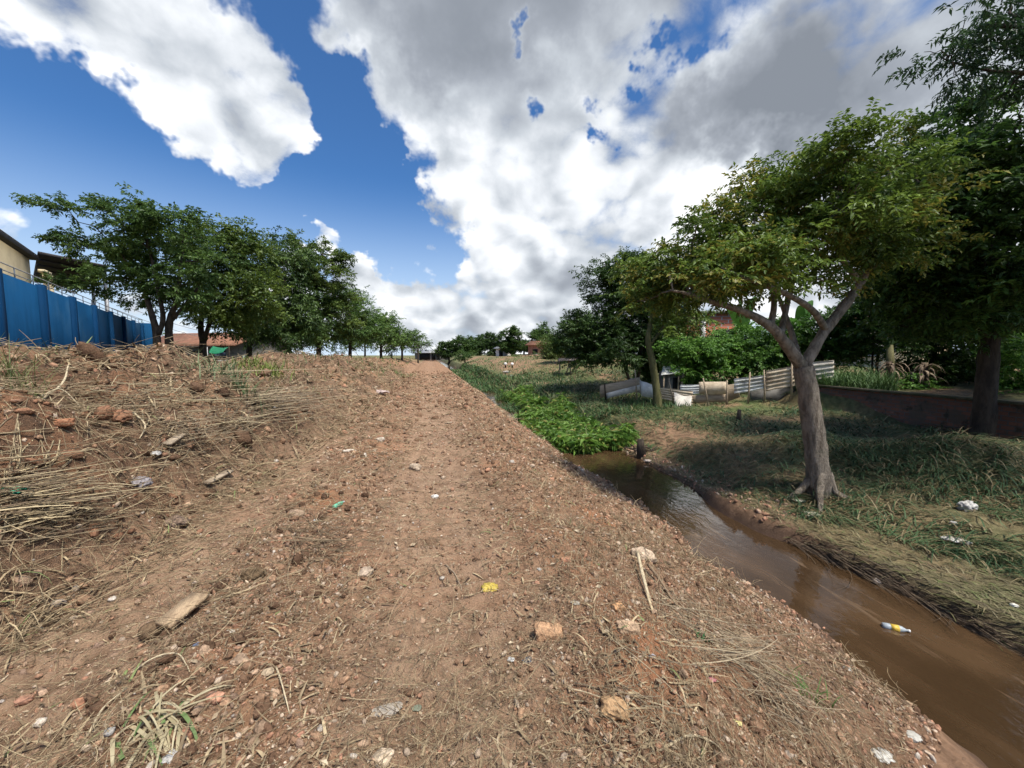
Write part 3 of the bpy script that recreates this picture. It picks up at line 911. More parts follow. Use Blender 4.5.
# brick house with a water tank
def wallbrick():
    m, n, out = new_mat('raw_brick')
    pos = n.new('ShaderNodeNewGeometry').outputs['Position']
    sp = n.new('ShaderNodeSeparateXYZ'); n.put(sp.inputs[0], pos)
    cb = n.new('ShaderNodeCombineXYZ'); n.put(cb.inputs[0], n.m('ADD', sp.outputs[0], sp.outputs[1])); n.put(cb.inputs[1], sp.outputs[2])
    b = n.new('ShaderNodeTexBrick'); n.put(b.inputs['Vector'], cb.outputs[0])
    for k, v in (('Scale', 1.0), ('Mortar Size', .014), ('Brick Width', .3), ('Row Height', .2)):
        b.inputs[k].default_value = v
    b.inputs['Color1'].default_value = (.40, .13, .07, 1); b.inputs['Color2'].default_value = (.32, .11, .06, 1); b.inputs['Mortar'].default_value = (.32, .28, .24, 1)
    principled(n, out, b.outputs['Color'], .9, .1, 0, b.outputs['Fac'], -.01)
    return m
M_RAW = wallbrick()
bh = thing('brick_house', 'raw red brick house behind the green shrubs', 'house', tuple(at(712, 380, 25)))
p = cw(12.9, 26.5); ax4 = [cw(.96, -.28), cw(.28, .96), UPV]
mb = MB(); mb.box(p + UPV * 2.05, (4.2, 4, 4.3), ax4); mb.build('wall', M_RAW, bh)
mb = MB(); mb.box(p + UPV * 4.28, (4.6, 4.4, .16), ax4); mb.build('roof_slab', M_BLOCK, bh)
mb = MB(); mb.box(p + UPV * 2.05 - ax4[1] * 2.03 - ax4[0] * .2, (.24, .1, 4.2), ax4); mb.build('pillar', M_WHITE, bh)
mb = MB(); mb.box(p + UPV * 2.7 - ax4[1] * 2.0 + ax4[0] * 1.0, (1.0, .1, 1.0), ax4); mb.build('window', M_DARK, bh)
tk = thing('water_tank', 'dark blue rooftop water tank on the brick house', 'water tank', tuple(p + UPV * 4.36 - ax4[0] * 1.5))
c_ = p + UPV * 4.37 - ax4[0] * 1.5 - ax4[1] * .9
M_TANK = simple_mat('tank_blue', (.02, .05, .10), (.015, .04, .08), 2, .5, .4)
mb = MB(); mb.tube([c_, c_ + UPV * .5, c_ + UPV * .95], [.45, .55, .62], 20); mb.build('body', M_TANK, tk, smooth=False)
mb = MB(); mb.tube([c_ + UPV * .95, c_ + UPV * 1.0, c_ + UPV * 1.1], [.66, .66, .12], 20); mb.build('lid', M_TANK, tk)

house('tan_house', 'tan walled house glimpsed beneath the crown of the leaning tree', at(832, 345, 27), at(905, 345, 23.5), 0, 3.6, 4.5, M_CREAM, M_TILE, [('window', .5, 1.2, 1.6, 2.6, M_DARK)], depth=6, base=.3)
house('pale_house', 'pale plastered house at the right edge behind the dark tree', at(985, 352, 24), at(1100, 352, 20), 0, 3.3, 4.2, M_CREAM, M_TILE, [('window', .4, 1.2, 1.4, 2.4, M_DARK)], depth=6, base=.5)
rs = thing('lean_to', 'low lean-to with a pale sheet roof in the garden behind the brick wall', 'lean-to', tuple(at(892, 375, 16)))
sheet('roof', [at(876, 343, 16.6), at(909, 345, 16.0), at(911, 350, 15.2), at(877, 354, 15.7)], rs, M_FIB3, 5)
for x in (878, 909):
    a_ = at(x, 352, 15.7 if x < 890 else 15.25)
    mb = MB(); mb.tube([(a_[0], a_[1], .3), (a_[0], a_[1], a_[2] + .02)], .05, 6); mb.build('post', M_BARKD, rs)
# far hut of poles on the right bank
ph = thing('pole_shelter', 'little shelter of bent poles under the trees above the right bank', 'shelter', tuple(hit(566, 374)))
for (x0, y0, x1, y1) in ((559, 373, 559.5, 360), (566, 374, 570, 359), (571, 374, 568, 360), (576, 374, 575.5, 358)):
    mb = MB(); mb.tube([at(x0, y0, 26), at((x0 + x1) / 2 + .5, (y0 + y1) / 2, 26), at(x1, y1, 26.2)], .05, 6); mb.build('post', M_PLANK, ph)
sheet('roof', [at(558, 358.5, 27), at(578, 357.5, 27), at(578, 360.5, 25.6), at(558, 361, 25.6)], ph, M_ROOFD, 3)
for i, (x, lab) in enumerate(((505.5, 'left of the two white capped stakes on the far bare slope'), (512.2, 'right of the two white capped stakes on the far bare slope'))):
    b = hit(x, 368)
    o = thing('marker_stake', lab, 'stake', tuple(b), 'white capped stakes on the far slope')
    D_s = float((b - EYE) @ FH); k = D_s / 385
    mb = MB(); mb.tube([b, b + UPV * 3.0 * k], .75 * k, 8); mb.build('stake', M_DARK, o)
    mb = MB(); mb.tube([b + UPV * 2.4 * k, b + UPV * 3.0 * k, b + UPV * 4.6 * k, b + UPV * 5.2 * k], np.array([1.1, 1.6, 1.5, .5]) * k, 10); mb.build('cap', M_WHITE, o)
# wires
pw = MB()
for (x0, y0, x1, y1) in ((100, 296, 240, 338), (104, 305, 240, 343)):
    a_, b_ = at(x0, y0, 30), at(x1, y1, 40)
    pts = [a_ * (1 - t) + b_ * t - UPV * .5 * math.sin(math.pi * t) for t in np.linspace(0, 1, 14)]
    pw.tube(pts, .02, 4)
tag(pw.build('overhead_cable', M_STEEL, None, loc=tuple(at(100, 296, 30))), 'pair of thin pale cables strung beyond the end of the blue wall', 'cable')

# ================================================================== trees
def unit(v):
    return v / (np.linalg.norm(v, axis=-1, keepdims=True) + 1e-9)

def leaf_faces(base, direc, normal, L, Wd, col, tipdrop=0.0, fold=.25):
    """diamond leaves folded along the midrib: base, left, tip, right"""
    n = len(base)
    side = unit(np.cross(direc, normal))
    nn = unit(np.cross(side, direc))
    L = np.broadcast_to(L, (n,))[:, None]; Wd = np.broadcast_to(Wd, (n,))[:, None]
    mid = base + direc * L * .48
    tip = base + direc * L - UPV * (tipdrop * L)
    lft = mid + side * Wd * .5 + nn * Wd * fold
    rgt = mid - side * Wd * .5 + nn * Wd * fold
    V = np.stack([base, lft, tip, rgt], 1).reshape(-1, 3)
    i = np.arange(n) * 4
    F = np.concatenate([np.stack([i, i + 1, i + 2], -1), np.stack([i, i + 2, i + 3], -1)])
    return V, F, np.repeat(col, 4, 0)

def crown_leaves(blobs, leaf, cdark, clight, cover=3.0, flat=.55, per=14, twig=5.0, droop=.25, cyel=None, yel=0.0, aspect=.42, fill=.35):
    """blobs: (centre, radii); leaves sit on short twigs gathered into pads through the volume"""
    Vs, Fs, Cs, n0 = [], [], [], 0
    tips = []
    for (c, r) in blobs:
        c = np.asarray(c, float); r = np.asarray(r, float)
        area = math.pi * (r[0] * r[2] + r[0] * r[1]) * 1.1
        ntw = max(4, int(cover * area / (leaf * leaf * aspect * .5) / per))
        # pads: clusters of twigs
        npad = max(3, int(ntw / 16))
        pd = unit(RNG.normal(0, 1, (npad, 3)))
        pr = np.where(RNG.random(npad) < fill, RNG.uniform(.25, .75, npad), RNG.uniform(.72, 1.08, npad))
        pc = c + pd * pr[:, None] * r
        padr = leaf * twig * RNG.uniform(.45, 1.05, npad)
        tone = np.clip(RNG.normal(.45, .25, npad), 0, 1)
        isy = RNG.random(npad) < yel
        k = RNG.integers(0, npad, ntw)
        off = unit(RNG.normal(0, 1, (ntw, 3))) * (RNG.random((ntw, 1)) ** .5) * np.array([1, 1, flat])
        tp = pc[k] + off * padr[k][:, None]
        out = unit((tp - c) / r * .6 + RNG.normal(0, .55, (ntw, 3)) + np.array([0, 0, .15]))
        out[:, 2] *= .6; out = unit(out)
        tips.append(pc)
        m = per
        t = (np.arange(m) + .5) / m
        base = tp[:, None] + out[:, None] * (t[None, :, None] * leaf * twig * .55) - UPV * (droop * leaf * twig * .35 * t ** 2)[None, :, None]
        side = unit(np.cross(out, UPV + RNG.normal(0, .3, (ntw, 3))))
        sg = np.where(np.arange(m) % 2 == 0, 1.0, -1.0)
        d = unit(out[:, None] * .55 + side[:, None] * sg[None, :, None] * .9 + RNG.normal(0, .35, (ntw, m, 3)) - UPV * droop)
        nrm = unit(UPV + RNG.normal(0, .45, (ntw, m, 3)))
        col = cdark + (clight - cdark) * np.clip(tone[k][:, None, None] + RNG.normal(0, .22, (ntw, m, 1)), 0, 1)
        if cyel is not None:
            yy = isy[k][:, None, None] & (RNG.random((ntw, m, 1)) < .7)
            col = np.where(yy, cyel * RNG.uniform(.7, 1.15, (ntw, m, 1)), col)
        LL = leaf * RNG.uniform(.65, 1.2, ntw * m)
        V, F, C = leaf_faces(base.reshape(-1, 3), d.reshape(-1, 3), nrm.reshape(-1, 3), LL, LL * aspect, col.reshape(-1, 3), .12)
        Vs.append(V); Fs.append(F + n0); Cs.append(C); n0 += len(V)
    return np.concatenate(Vs), np.concatenate(Fs), np.concatenate(Cs), np.concatenate(tips)

def bend(a, b, n=6, wob=.06, sag=0.0):
    a = np.asarray(a, float); b = np.asarray(b, float)
    L = np.linalg.norm(b - a); t = np.linspace(0, 1, n)
    j = RNG.normal(0, wob * L, (n, 3)); j[0] = j[-1] = 0
    return a + (b - a) * t[:, None] + j - UPV * (sag * L * np.sin(np.pi * t))[:, None]

def smooth_path(P, k=4):
    P = np.asarray(P, float)
    Q = np.vstack([2 * P[0] - P[1], P, 2 * P[-1] - P[-2]])
    out = []
    for i in range(1, len(Q) - 2):
        p0, p1, p2, p3 = Q[i - 1:i + 3]
        for t in np.linspace(0, 1, k, endpoint=False):
            out.append(.5 * ((2 * p1) + (-p0 + p2) * t + (2 * p0 - 5 * p1 + 4 * p2 - p3) * t * t + (-p0 + 3 * p1 - 3 * p2 + p3) * t ** 3))
    out.append(P[-1])
    return np.array(out)

G_D, G_L = np.array([.030, .066, .015]), np.array([.100, .170, .036])
def tree(name, label, D, base_px, blobs_px, leaf, trunks, cd=G_D, cl=G_L, group=None, bark=None, cover=2.6, ddepth=.8, flat=.5, cyel=None, yel=0.0,
         per=12, twig=5.0, droop=.25, limbs=14, limb_r=.06, base_z=None, aspect=.42, jitter=.35, crownpart='crown', fill=.35):
    """trunks: lists of (px, py, dD, radius); blobs_px: (px, py, rx, ry[, dD])"""
    b = at(base_px[0], base_px[1], D)
    b[2] = float(base_height(b[0], b[1])) if base_z is None else base_z
    o = thing(name, label, 'tree', tuple(b), group)
    k = D / FPX
    blobs = []
    for bl in blobs_px:
        px, py, rx, ry = bl[:4]
        dd = bl[4] if len(bl) > 4 else RNG.uniform(-jitter, jitter) * rx * k * 1.6
        c = at(px, py, D + dd)
        blobs.append((c, (rx * k, rx * k * ddepth, ry * k)))
    V, F, C, tips = crown_leaves(blobs, leaf, cd, cl, cover, flat, per, twig, droop, cyel, yel, aspect, fill)
    mb = MB(); ends = []
    for tr in trunks:
        P = np.array([at(p[0], p[1], D + p[2]) for p in tr]); r = np.array([p[3] for p in tr])
        if tr is trunks[0] or tr[0][1] >= base_px[1] - 6:
            P[0][2] = min(P[0][2], float(base_height(P[0][0], P[0][1])) - .15)
        Q = smooth_path(P, 5); rr = np.interp(np.linspace(0, len(r) - 1, len(Q)), np.arange(len(r)), r)
        mb.tube(Q, rr, 10, wob=.05)
        ends += [(q, a) for q, a in zip(Q[len(Q) // 2:], rr[len(Q) // 2:])]
    E = np.array([e[0] for e in ends]); ER = np.array([e[1] for e in ends])
    for (c, r) in blobs:
        i = int(np.argmin(np.linalg.norm(E - c, axis=1) + .4 * np.maximum(0, E[:, 2] - c[2])))
        p = bend(E[i], c, 7, .05, -.06)
        r0 = min(ER[i] * .8, limb_r)
        mb.tube(p, np.linspace(r0, r0 * .35, 7), 6)
    sel = RNG.permutation(len(tips))[:limbs * 4]
    mid = np.concatenate([np.linspace(E[int(np.argmin(np.linalg.norm(E - c, axis=1)))], c, 5)[2:] for c, _ in blobs])
    for i in sel:
        j = int(np.argmin(np.linalg.norm(mid - tips[i], axis=1)))
        mb.tube(bend(mid[j], tips[i], 5, .06), np.linspace(limb_r * .4, limb_r * .1, 5), 4, cap=False)
    mb.build('trunk', bark or M_BARK, o, smooth=True)
    make_obj(crownpart, V, F, M_LEAF, o, C)
    return o

LT = 'trees in the row left of the track'
GL1, GL2 = np.array([.036, .076, .018]), np.array([.125, .200, .046])
tree('shade_tree', 'tall twin trunked tree with tiered crown next to the end of the blue wall', 18, (165, 366),
     [(65, 206, 22, 6), (96, 207, 14, 10), (76, 236, 24, 7), (112, 248, 32, 13), (150, 215, 34, 16), (128, 228, 26, 12), (185, 232, 34, 22), (150, 258, 38, 18), (100, 284, 34, 9), (178, 285, 36, 16),
      (205, 262, 26, 22), (140, 300, 26, 10), (125, 270, 30, 10), (200, 300, 22, 12)], .17,
     [[(156, 370, 0, .17), (157, 340, 0, .15), (153, 318, 0, .12), (146, 296, .2, .09), (140, 270, .3, .05)], [(171, 372, .3, .19), (169, 340, .3, .16), (170, 320, .2, .13), (178, 295, 0, .09), (180, 265, -.3, .06)],
      [(158, 335, 0, .11), (163, 318, 0, .10), (158, 290, -.2, .07), (150, 250, 0, .05)], [(170, 322, .2, .10), (186, 304, .4, .07), (200, 285, .5, .05)]],
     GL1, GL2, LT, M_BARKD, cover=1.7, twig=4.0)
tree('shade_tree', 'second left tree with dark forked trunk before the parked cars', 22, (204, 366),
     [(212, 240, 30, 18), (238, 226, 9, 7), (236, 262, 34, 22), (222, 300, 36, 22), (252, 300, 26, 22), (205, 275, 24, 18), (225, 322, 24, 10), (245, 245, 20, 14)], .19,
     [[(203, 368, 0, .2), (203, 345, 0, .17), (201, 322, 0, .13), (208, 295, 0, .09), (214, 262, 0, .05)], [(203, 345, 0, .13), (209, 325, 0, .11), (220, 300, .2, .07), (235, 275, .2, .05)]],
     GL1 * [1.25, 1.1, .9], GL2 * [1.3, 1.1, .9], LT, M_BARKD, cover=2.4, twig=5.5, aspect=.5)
tree('shade_tree', 'third left tree with broad drooping dark foliage to the ground', 27, (250, 364),
     [(258, 252, 24, 14), (282, 262, 26, 18), (268, 292, 34, 22), (298, 308, 28, 24), (262, 322, 34, 18), (285, 330, 30, 16), (240, 318, 22, 14)], .21,
     [[(249, 366, 0, .2), (250, 335, 0, .16), (256, 305, 0, .11), (264, 275, 0, .06)], [(252, 330, 0, .1), (275, 305, 0, .07), (285, 280, 0, .05)]], GL1 * .85, GL2 * .85, LT, M_BARKD, cover=2.2, droop=.6, flat=.8)
tree('shade_tree', 'fourth left tree whose high crown rises above its neighbours in the row', 32, (318, 363),
     [(300, 244, 22, 9), (322, 254, 22, 11), (312, 272, 32, 14), (332, 288, 24, 16), (318, 308, 34, 20), (342, 312, 18, 14), (325, 332, 26, 12)], .23,
     [[(318, 364, 0, .22), (319, 335, 0, .17), (318, 305, 0, .12), (314, 265, 0, .06)]], GL1 * [1.2, 1.05, .9], GL2 * [1.15, 1.0, .9], LT, M_BARKD, cover=2.2, twig=3.6)
tree('shade_tree', 'fifth left tree with rounded yellowish green crown', 40, (350, 361),
     [(344, 296, 16, 12), (356, 312, 22, 14), (342, 328, 26, 14), (368, 330, 16, 12)], .26, [[(350, 362, 0, .2), (350, 340, 0, .16), (349, 315, 0, .08)]], GL1 * 1.2, GL2 * 1.25, LT, M_BARKD, cover=2.3)
tree('shade_tree', 'sixth left tree of loose feathery outline with thin bare stem', 49, (381, 361),
     [(378, 318, 14, 8), (388, 326, 16, 10), (374, 334, 16, 10), (394, 338, 12, 9)], .30, [[(381, 361, 0, .18), (381, 345, 0, .14), (381, 325, 0, .08)]], GL1 * 1.1, GL2 * 1.2, LT, M_BARKD, cover=2.2)
tree('shade_tree', 'seventh left tree small and dark near the far end of the row', 60, (402, 360),
     [(398, 336, 12, 7), (406, 340, 10, 8), (396, 346, 10, 6)], .34, [[(402, 360, 0, .18), (402, 348, 0, .14), (401, 338, 0, .08)]], GL1, GL2, LT, M_BARKD, cover=2.3)
tree('shade_tree', 'last and smallest left tree beside the distant white house', 76, (418, 359),
     [(415, 340, 9, 6), (421, 346, 7, 6), (411, 347, 7, 5)], .40, [[(418, 359, 0, .18), (418, 350, 0, .14), (417, 342, 0, .1)]], GL1, GL2, LT, M_BARKD, cover=2.3)
# second rank behind the row
for (D, px, bl, lab) in ((44, 290, [(285, 325, 26, 16), (310, 335, 22, 12), (262, 335, 22, 12)], 'shadowy tree standing behind the third and fourth left trees'),
                         (58, 365, [(360, 335, 18, 10), (378, 342, 12, 8), (345, 342, 14, 9)], 'shadowy tree standing behind the fifth left tree'),
                         (48, 148, [(150, 332, 10, 7), (144, 338, 6, 5)], 'small dark bushy tree peeping over the house beyond the blue wall')):
    tree('background_tree', lab, D, (px, 360), bl, .3, [[(px, 361, 0, .15), (px, 345, 0, .12), (px, 336, 0, .08)]], GL1 * .8, GL2 * .8, None, M_BARKD, cover=2.2)
# far end
FT = 'far trees closing the view'
for (D, px, bl, cd, cl, lab) in (
    (105, 449, [(447, 352, 9, 6), (454, 349, 8, 6)], G_D * .8, G_L * .7, 'dark purplish far tree just right of the distant white house'),
    (110, 465, [(462, 346, 9, 6), (470, 349, 8, 7), (464, 353, 9, 4)], G_D, G_L * .9, 'mid green far tree with pointed crown behind the light bush'),
    (125, 480, [(478, 343, 11, 4), (486, 349, 9, 7), (475, 350, 8, 6)], G_D * .9, G_L * .8, 'wide flat topped far tree behind the others'),
    (90, 493, [(491, 343, 8, 6), (494, 351, 8, 7)], G_D * .8, G_L * .75, 'dark ragged far tree left of the dense round one'),
    (80, 512, [(511, 340, 10.5, 10), (513, 348, 10, 6), (508, 346, 8, 6)], G_D * 1.1, G_L * .95, 'dense round dark green tree on the far bank'),
    (78, 541, [(542, 334, 8, 7.5), (538, 341, 9, 7), (546, 341, 7, 7)], G_D * 1.5, G_L * 1.2, 'smooth domed brighter tree above the distant brick house'),
    (85, 524, [(525, 348, 7, 4), (530, 350, 5, 3)], G_D, G_L, 'low tree between the round tree and the domed tree')):
    tree('far_tree', lab, D, (px, 360), [(x, y_ - 2, a * 1.12, b * 1.15) for x, y_, a, b in bl], .0036 * D, [[(px, 360, 0, .25), (px, 352, 0, .2), (px, 344, 0, .12)]], cd, cl, FT, M_BARKD, cover=5.5, limbs=2, fill=.2, twig=3.0)
for (D, px, bl, lab) in ((66, 465, [(464, 356, 7, 3.2)], 'bright green rounded bush at the far end of the track'),
                         (60, 519, [(516, 359, 5, 3.5), (523, 361, 4, 3)], 'scrubby far bush just behind the two white capped stakes'),
                         (52, 533, [(531, 362, 7, 4), (538, 364, 5, 3)], 'yellowish scrub bush under the distant brick house')):
    tree('far_bush', lab, D, (px, 364), bl, .2, [[(px, 364, 0, .1), (px, bl[0][1], 0, .05)]], G_D * 1.5, np.array([.11, .17, .04]), 'far bushes', M_BARKD, cover=4.5, limbs=2)

# right side, middle distance
for (D, px, bl, lab, f_) in ((56, 604, [(604, 332, 16, 14), (590, 338, 14, 12), (616, 342, 16, 14)], 'tall dense tree behind the mango like tree on the right bank', .9),
                             (50, 560, [(558, 350, 10, 8), (568, 352, 10, 8)], 'low dense tree behind the little pole shelter', .75),
                             (62, 640, [(640, 335, 22, 16), (622, 342, 16, 14), (660, 340, 20, 16)], 'dense background tree behind the board fence', .7)):
    tree('background_tree', lab, D, (px, 366), bl, .24, [[(px, 366, 0, .2), (px, 352, 0, .15), (px, bl[0][1], 0, .08)]], G_D * f_, G_L * f_, None, M_BARKD, cover=4.5, limbs=3, twig=3.4)
tree('lime_green_tree', 'light lime green tree on the bank left of the dark right hand trees', 44, (554, 372),
     [(553, 344, 11, 9), (560, 352, 11, 9), (548, 353, 9, 8)], .2, [[(554, 374, 0, .14), (554, 360, 0, .11), (554, 348, 0, .07)]], np.array([.05, .09, .02]), np.array([.15, .19, .04]), None, M_BARK, cover=4.0)
tree('mango_tree', 'broad mid green tree behind the lime green one on the right bank', 34, (580, 372),
     [(578, 325, 16, 10), (568, 338, 18, 14), (588, 345, 20, 16), (570, 355, 14, 10), (592, 330, 16, 12)], .2, [[(580, 376, 0, .18), (580, 358, 0, .14), (579, 335, 0, .08)]], G_D, G_L * 1.05, None, M_BARKD, cover=4.0)
tree('dark_leafy_tree', 'dark leafy tree with twin slanting stems behind the board fence', 19, (633, 392),
     [(598, 278, 18, 9), (622, 268, 18, 12), (637, 260, 12, 9), (612, 300, 30, 18), (640, 295, 26, 20), (596, 330, 30, 20), (632, 330, 30, 20), (606, 352, 28, 16), (650, 350, 24, 18), (585, 352, 16, 14), (655, 315, 22, 20)], .15,
     [[(634, 396, 0, .09), (626, 370, 0, .075), (618, 350, 0, .06), (610, 318, .3, .04)], [(636, 395, .2, .09), (640, 365, .2, .07), (642, 335, .1, .05), (640, 300, 0, .03)]], np.array([.020, .046, .011]), np.array([.060, .108, .024]), None, M_BARKD, cover=3.2, twig=4.5)
OLV_D, OLV_L, YEL = np.array([.050, .092, .015]), np.array([.175, .250, .042]), np.array([.23, .22, .04])
tree('mossy_trunk_tree', 'slim mossy trunked tree leaning against the scrap fence', 14.6, (658, 404),
     [(655, 262, 17, 14), (648, 292, 20, 16), (672, 300, 22, 16), (665, 325, 22, 12), (690, 318, 18, 12), (640, 275, 12, 10)], .12,
     [[(658, 410, 0, .17), (656, 385, 0, .14), (652, 360, 0, .12), (648, 338, 0, .10), (655, 305, .2, .06)], [(650, 345, 0, .06), (665, 325, .1, .05), (680, 310, .2, .03)]], OLV_D, OLV_L, None, M_MOSSBARK, cover=1.8, cyel=YEL, yel=.2)
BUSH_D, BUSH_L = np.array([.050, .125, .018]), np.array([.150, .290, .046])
BG = 'garden shrubs behind the scrap fence'
for (D, px, bl, lab, cd, cl) in (
    (17.5, 700, [(702, 352, 24, 16), (690, 366, 22, 16), (714, 362, 24, 18), (680, 350, 14, 16)], 'bright green shrub over the tan board of the scrap fence', BUSH_D, BUSH_L),
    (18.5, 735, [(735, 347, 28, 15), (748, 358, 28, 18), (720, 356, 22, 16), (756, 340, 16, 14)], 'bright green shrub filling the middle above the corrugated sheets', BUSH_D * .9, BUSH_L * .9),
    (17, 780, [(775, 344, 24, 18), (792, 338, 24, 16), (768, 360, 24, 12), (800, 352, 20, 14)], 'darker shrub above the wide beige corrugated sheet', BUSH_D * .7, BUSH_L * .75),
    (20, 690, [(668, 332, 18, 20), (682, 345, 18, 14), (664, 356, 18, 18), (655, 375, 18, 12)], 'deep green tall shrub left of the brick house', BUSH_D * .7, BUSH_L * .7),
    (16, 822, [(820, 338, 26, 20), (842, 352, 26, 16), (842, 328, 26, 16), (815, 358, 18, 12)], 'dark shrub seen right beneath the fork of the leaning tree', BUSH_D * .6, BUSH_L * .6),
    (15, 872, [(872, 316, 30, 24), (900, 326, 28, 26), (880, 292, 30, 20), (860, 335, 20, 12), (915, 300, 26, 22)], 'dense backing shrub with leaves coloured as shade above the lean-to roof', BUSH_D * .5, BUSH_L * .5),  # backing foliage, leaf colour darkened to stand for shade under the trees
    (13.5, 940, [(935, 340, 28, 30), (965, 350, 30, 28), (925, 305, 34, 26), (960, 305, 34, 26), (985, 330, 26, 34), (945, 368, 30, 14), (920, 376, 26, 12), (975, 380, 26, 12)], 'added thicket with leaves coloured as deep shade behind the wall left of the big dark trunk', BUSH_D * .35, BUSH_L * .35),  # added to make the gap dark; deep shade is put into the leaf colour
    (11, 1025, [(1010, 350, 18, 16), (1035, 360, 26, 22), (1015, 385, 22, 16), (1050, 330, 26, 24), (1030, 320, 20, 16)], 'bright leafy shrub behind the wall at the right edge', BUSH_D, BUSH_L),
    (12.2, 912, [(910, 382, 11, 6), (918, 385, 9, 5)], 'small yellow green plant on top of the brick wall', BUSH_D * 1.2, BUSH_L * 1.1)):
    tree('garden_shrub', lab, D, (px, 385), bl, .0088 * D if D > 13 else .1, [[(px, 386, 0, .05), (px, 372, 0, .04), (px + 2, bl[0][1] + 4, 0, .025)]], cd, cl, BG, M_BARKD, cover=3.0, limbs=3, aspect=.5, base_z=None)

def banana(label, D, base, leaves):
    b = at(base[0], base[1], D); b[2] = float(base_height(b[0], b[1]))
    o = thing('banana_plant', label, 'banana plant', tuple(b), 'banana plants in the gardens')
    top = at(base[0], base[2], D)
    mb = MB(); mb.tube([b - UPV * .1, (b + top) / 2, top], [.15, .12, .08], 8); mb.build('stem', simple_mat('banana_stem', (.13, .12, .05), (.08, .07, .03), 5), o)
    for (px, py, w, dd, tone) in leaves:
        tip = at(px, py, D + dd); n = 12
        L = np.linalg.norm(tip - top)
        t = np.linspace(0, 1, n)
        sp = top + (tip - top) * t[:, None] + UPV * (np.sin(t * np.pi) * .16 * L)[:, None]
        dr = unit(np.gradient(sp, axis=0)); sd = unit(np.cross(dr, UPV + .001)); sd = unit(sd + FH * .35 * np.sign(dd + .01))
        wd = w * np.sin(np.clip(t * .93 + .07, 0, 1) ** .7 * np.pi) ** .6
        l = sp + sd * wd[:, None] + UPV * (wd * .25)[:, None]; r = sp - sd * wd[:, None] + UPV * (wd * .25)[:, None]
        V = np.stack([l, sp, r], 1).reshape(-1, 3); i = np.arange(n - 1) * 3
        F = np.concatenate([np.stack([i, i + 1, i + 4, i + 3], -1), np.stack([i + 1, i + 2, i + 5, i + 4], -1)])
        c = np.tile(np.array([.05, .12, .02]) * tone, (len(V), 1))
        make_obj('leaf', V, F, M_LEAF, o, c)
    return o
banana('banana plant with upright leaves rising behind the green shrubs', 20, (742, 385, 335), [(738, 286, .24, .3, .8), (722, 305, .22, -.4, .9), (756, 296, .24, .4, 1.), (770, 318, .22, -.3, 1.4), (728, 330, .2, .5, .7), (748, 322, .2, -.6, 1.)])
banana('banana plant with yellowing leaves beneath the fork of the leaning tree', 17, (800, 385, 335), [(812, 300, .22, .4, 1.3), (786, 318, .22, -.4, 1.8), (825, 320, .2, .5, 1.4), (778, 330, .2, .3, .8), (800, 305, .2, -.4, 1.)])
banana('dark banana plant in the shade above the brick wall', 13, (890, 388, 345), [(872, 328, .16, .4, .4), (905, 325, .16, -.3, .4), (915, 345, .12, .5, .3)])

# the leaning tree on the right bank
M_BARKP = simple_mat('pale_bark', (.38, .315, .24), (.17, .135, .10), 15, .95, .1, bump=.06, stretch=(1, 1, .22), dirt=(.16, .15, .10))
TD = 6.05
M = [[(823, 512, 0, .25), (821, 497, 0, .19), (818, 470, 0, .165), (815, 440, .02, .155), (809, 400, .02, .142), (803, 366, 0, .135)],
     [(803, 368, 0, .115), (786, 344, -.1, .095), (770, 326, -.2, .085), (742, 311, -.35, .06), (712, 302, -.5, .045), (682, 292, -.6, .025)],
     [(771, 327, -.2, .06), (774, 300, -.1, .05), (768, 268, 0, .04), (748, 238, .1, .025)],
     [(780, 338, -.1, .06), (787, 305, .2, .05), (797, 265, .3, .04), (806, 228, .4, .025)],
     [(804, 366, 0, .11), (824, 332, .1, .09), (846, 304, .2, .09), (862, 280, .25, .07), (878, 245, .3, .05), (888, 200, .3, .03)],
     [(826, 330, .1, .065), (812, 310, -.2, .055), (786, 294, -.5, .045), (750, 280, -.8, .03), (722, 268, -1.0, .02)],
     [(860, 282, .25, .055), (842, 258, -.1, .05), (835, 230, -.3, .04), (838, 190, -.4, .025)],
     [(866, 272, .25, .05), (900, 250, .5, .04), (928, 215, .6, .025)],
     [(800, 364, .05, .07), (792, 335, .4, .055), (780, 300, .7, .04), (765, 270, .9, .03)]]
M = [M[0]] + [[(p[0], p[1], p[2], p[3] * .82) for p in tr] for tr in M[1:]]
tree('leaning_tree', 'spreading tree with pale forked trunk on the right bank in front of the brick wall', TD, (818, 500),
     [(720, 286, 38, 14), (772, 262, 38, 18), (832, 256, 32, 16), (866, 258, 28, 16), (805, 280, 22, 9), (755, 282, 26, 10), (900, 240, 26, 16), (658, 290, 26, 18), (646, 266, 16, 14), (672, 272, 28, 20), (645, 300, 12, 12), (715, 262, 34, 20), (752, 240, 36, 20), (860, 178, 36, 26), (905, 215, 30, 22), (692, 250, 30, 22), (730, 222, 32, 22), (768, 198, 34, 22), (806, 170, 34, 22), (850, 150, 30, 18), (888, 152, 26, 18), (742, 258, 36, 18), (790, 235, 40, 18),
      (840, 212, 40, 24), (885, 198, 32, 24), (705, 284, 32, 14), (918, 182, 26, 20), (872, 235, 28, 14), (690, 275, 26, 16), (775, 222, 36, 20), (820, 195, 36, 22)], .085,
     M, OLV_D, OLV_L, None, M_BARKP, cover=1.95, ddepth=1.2, cyel=YEL, yel=.22, per=11, twig=5.0, limbs=26, limb_r=.05, jitter=.9, droop=.3, fill=.3)
LTREE = [o for o in bpy.data.objects if o.name.startswith('leaning_tree')][0]
tb_ = np.array(LTREE['_o'])
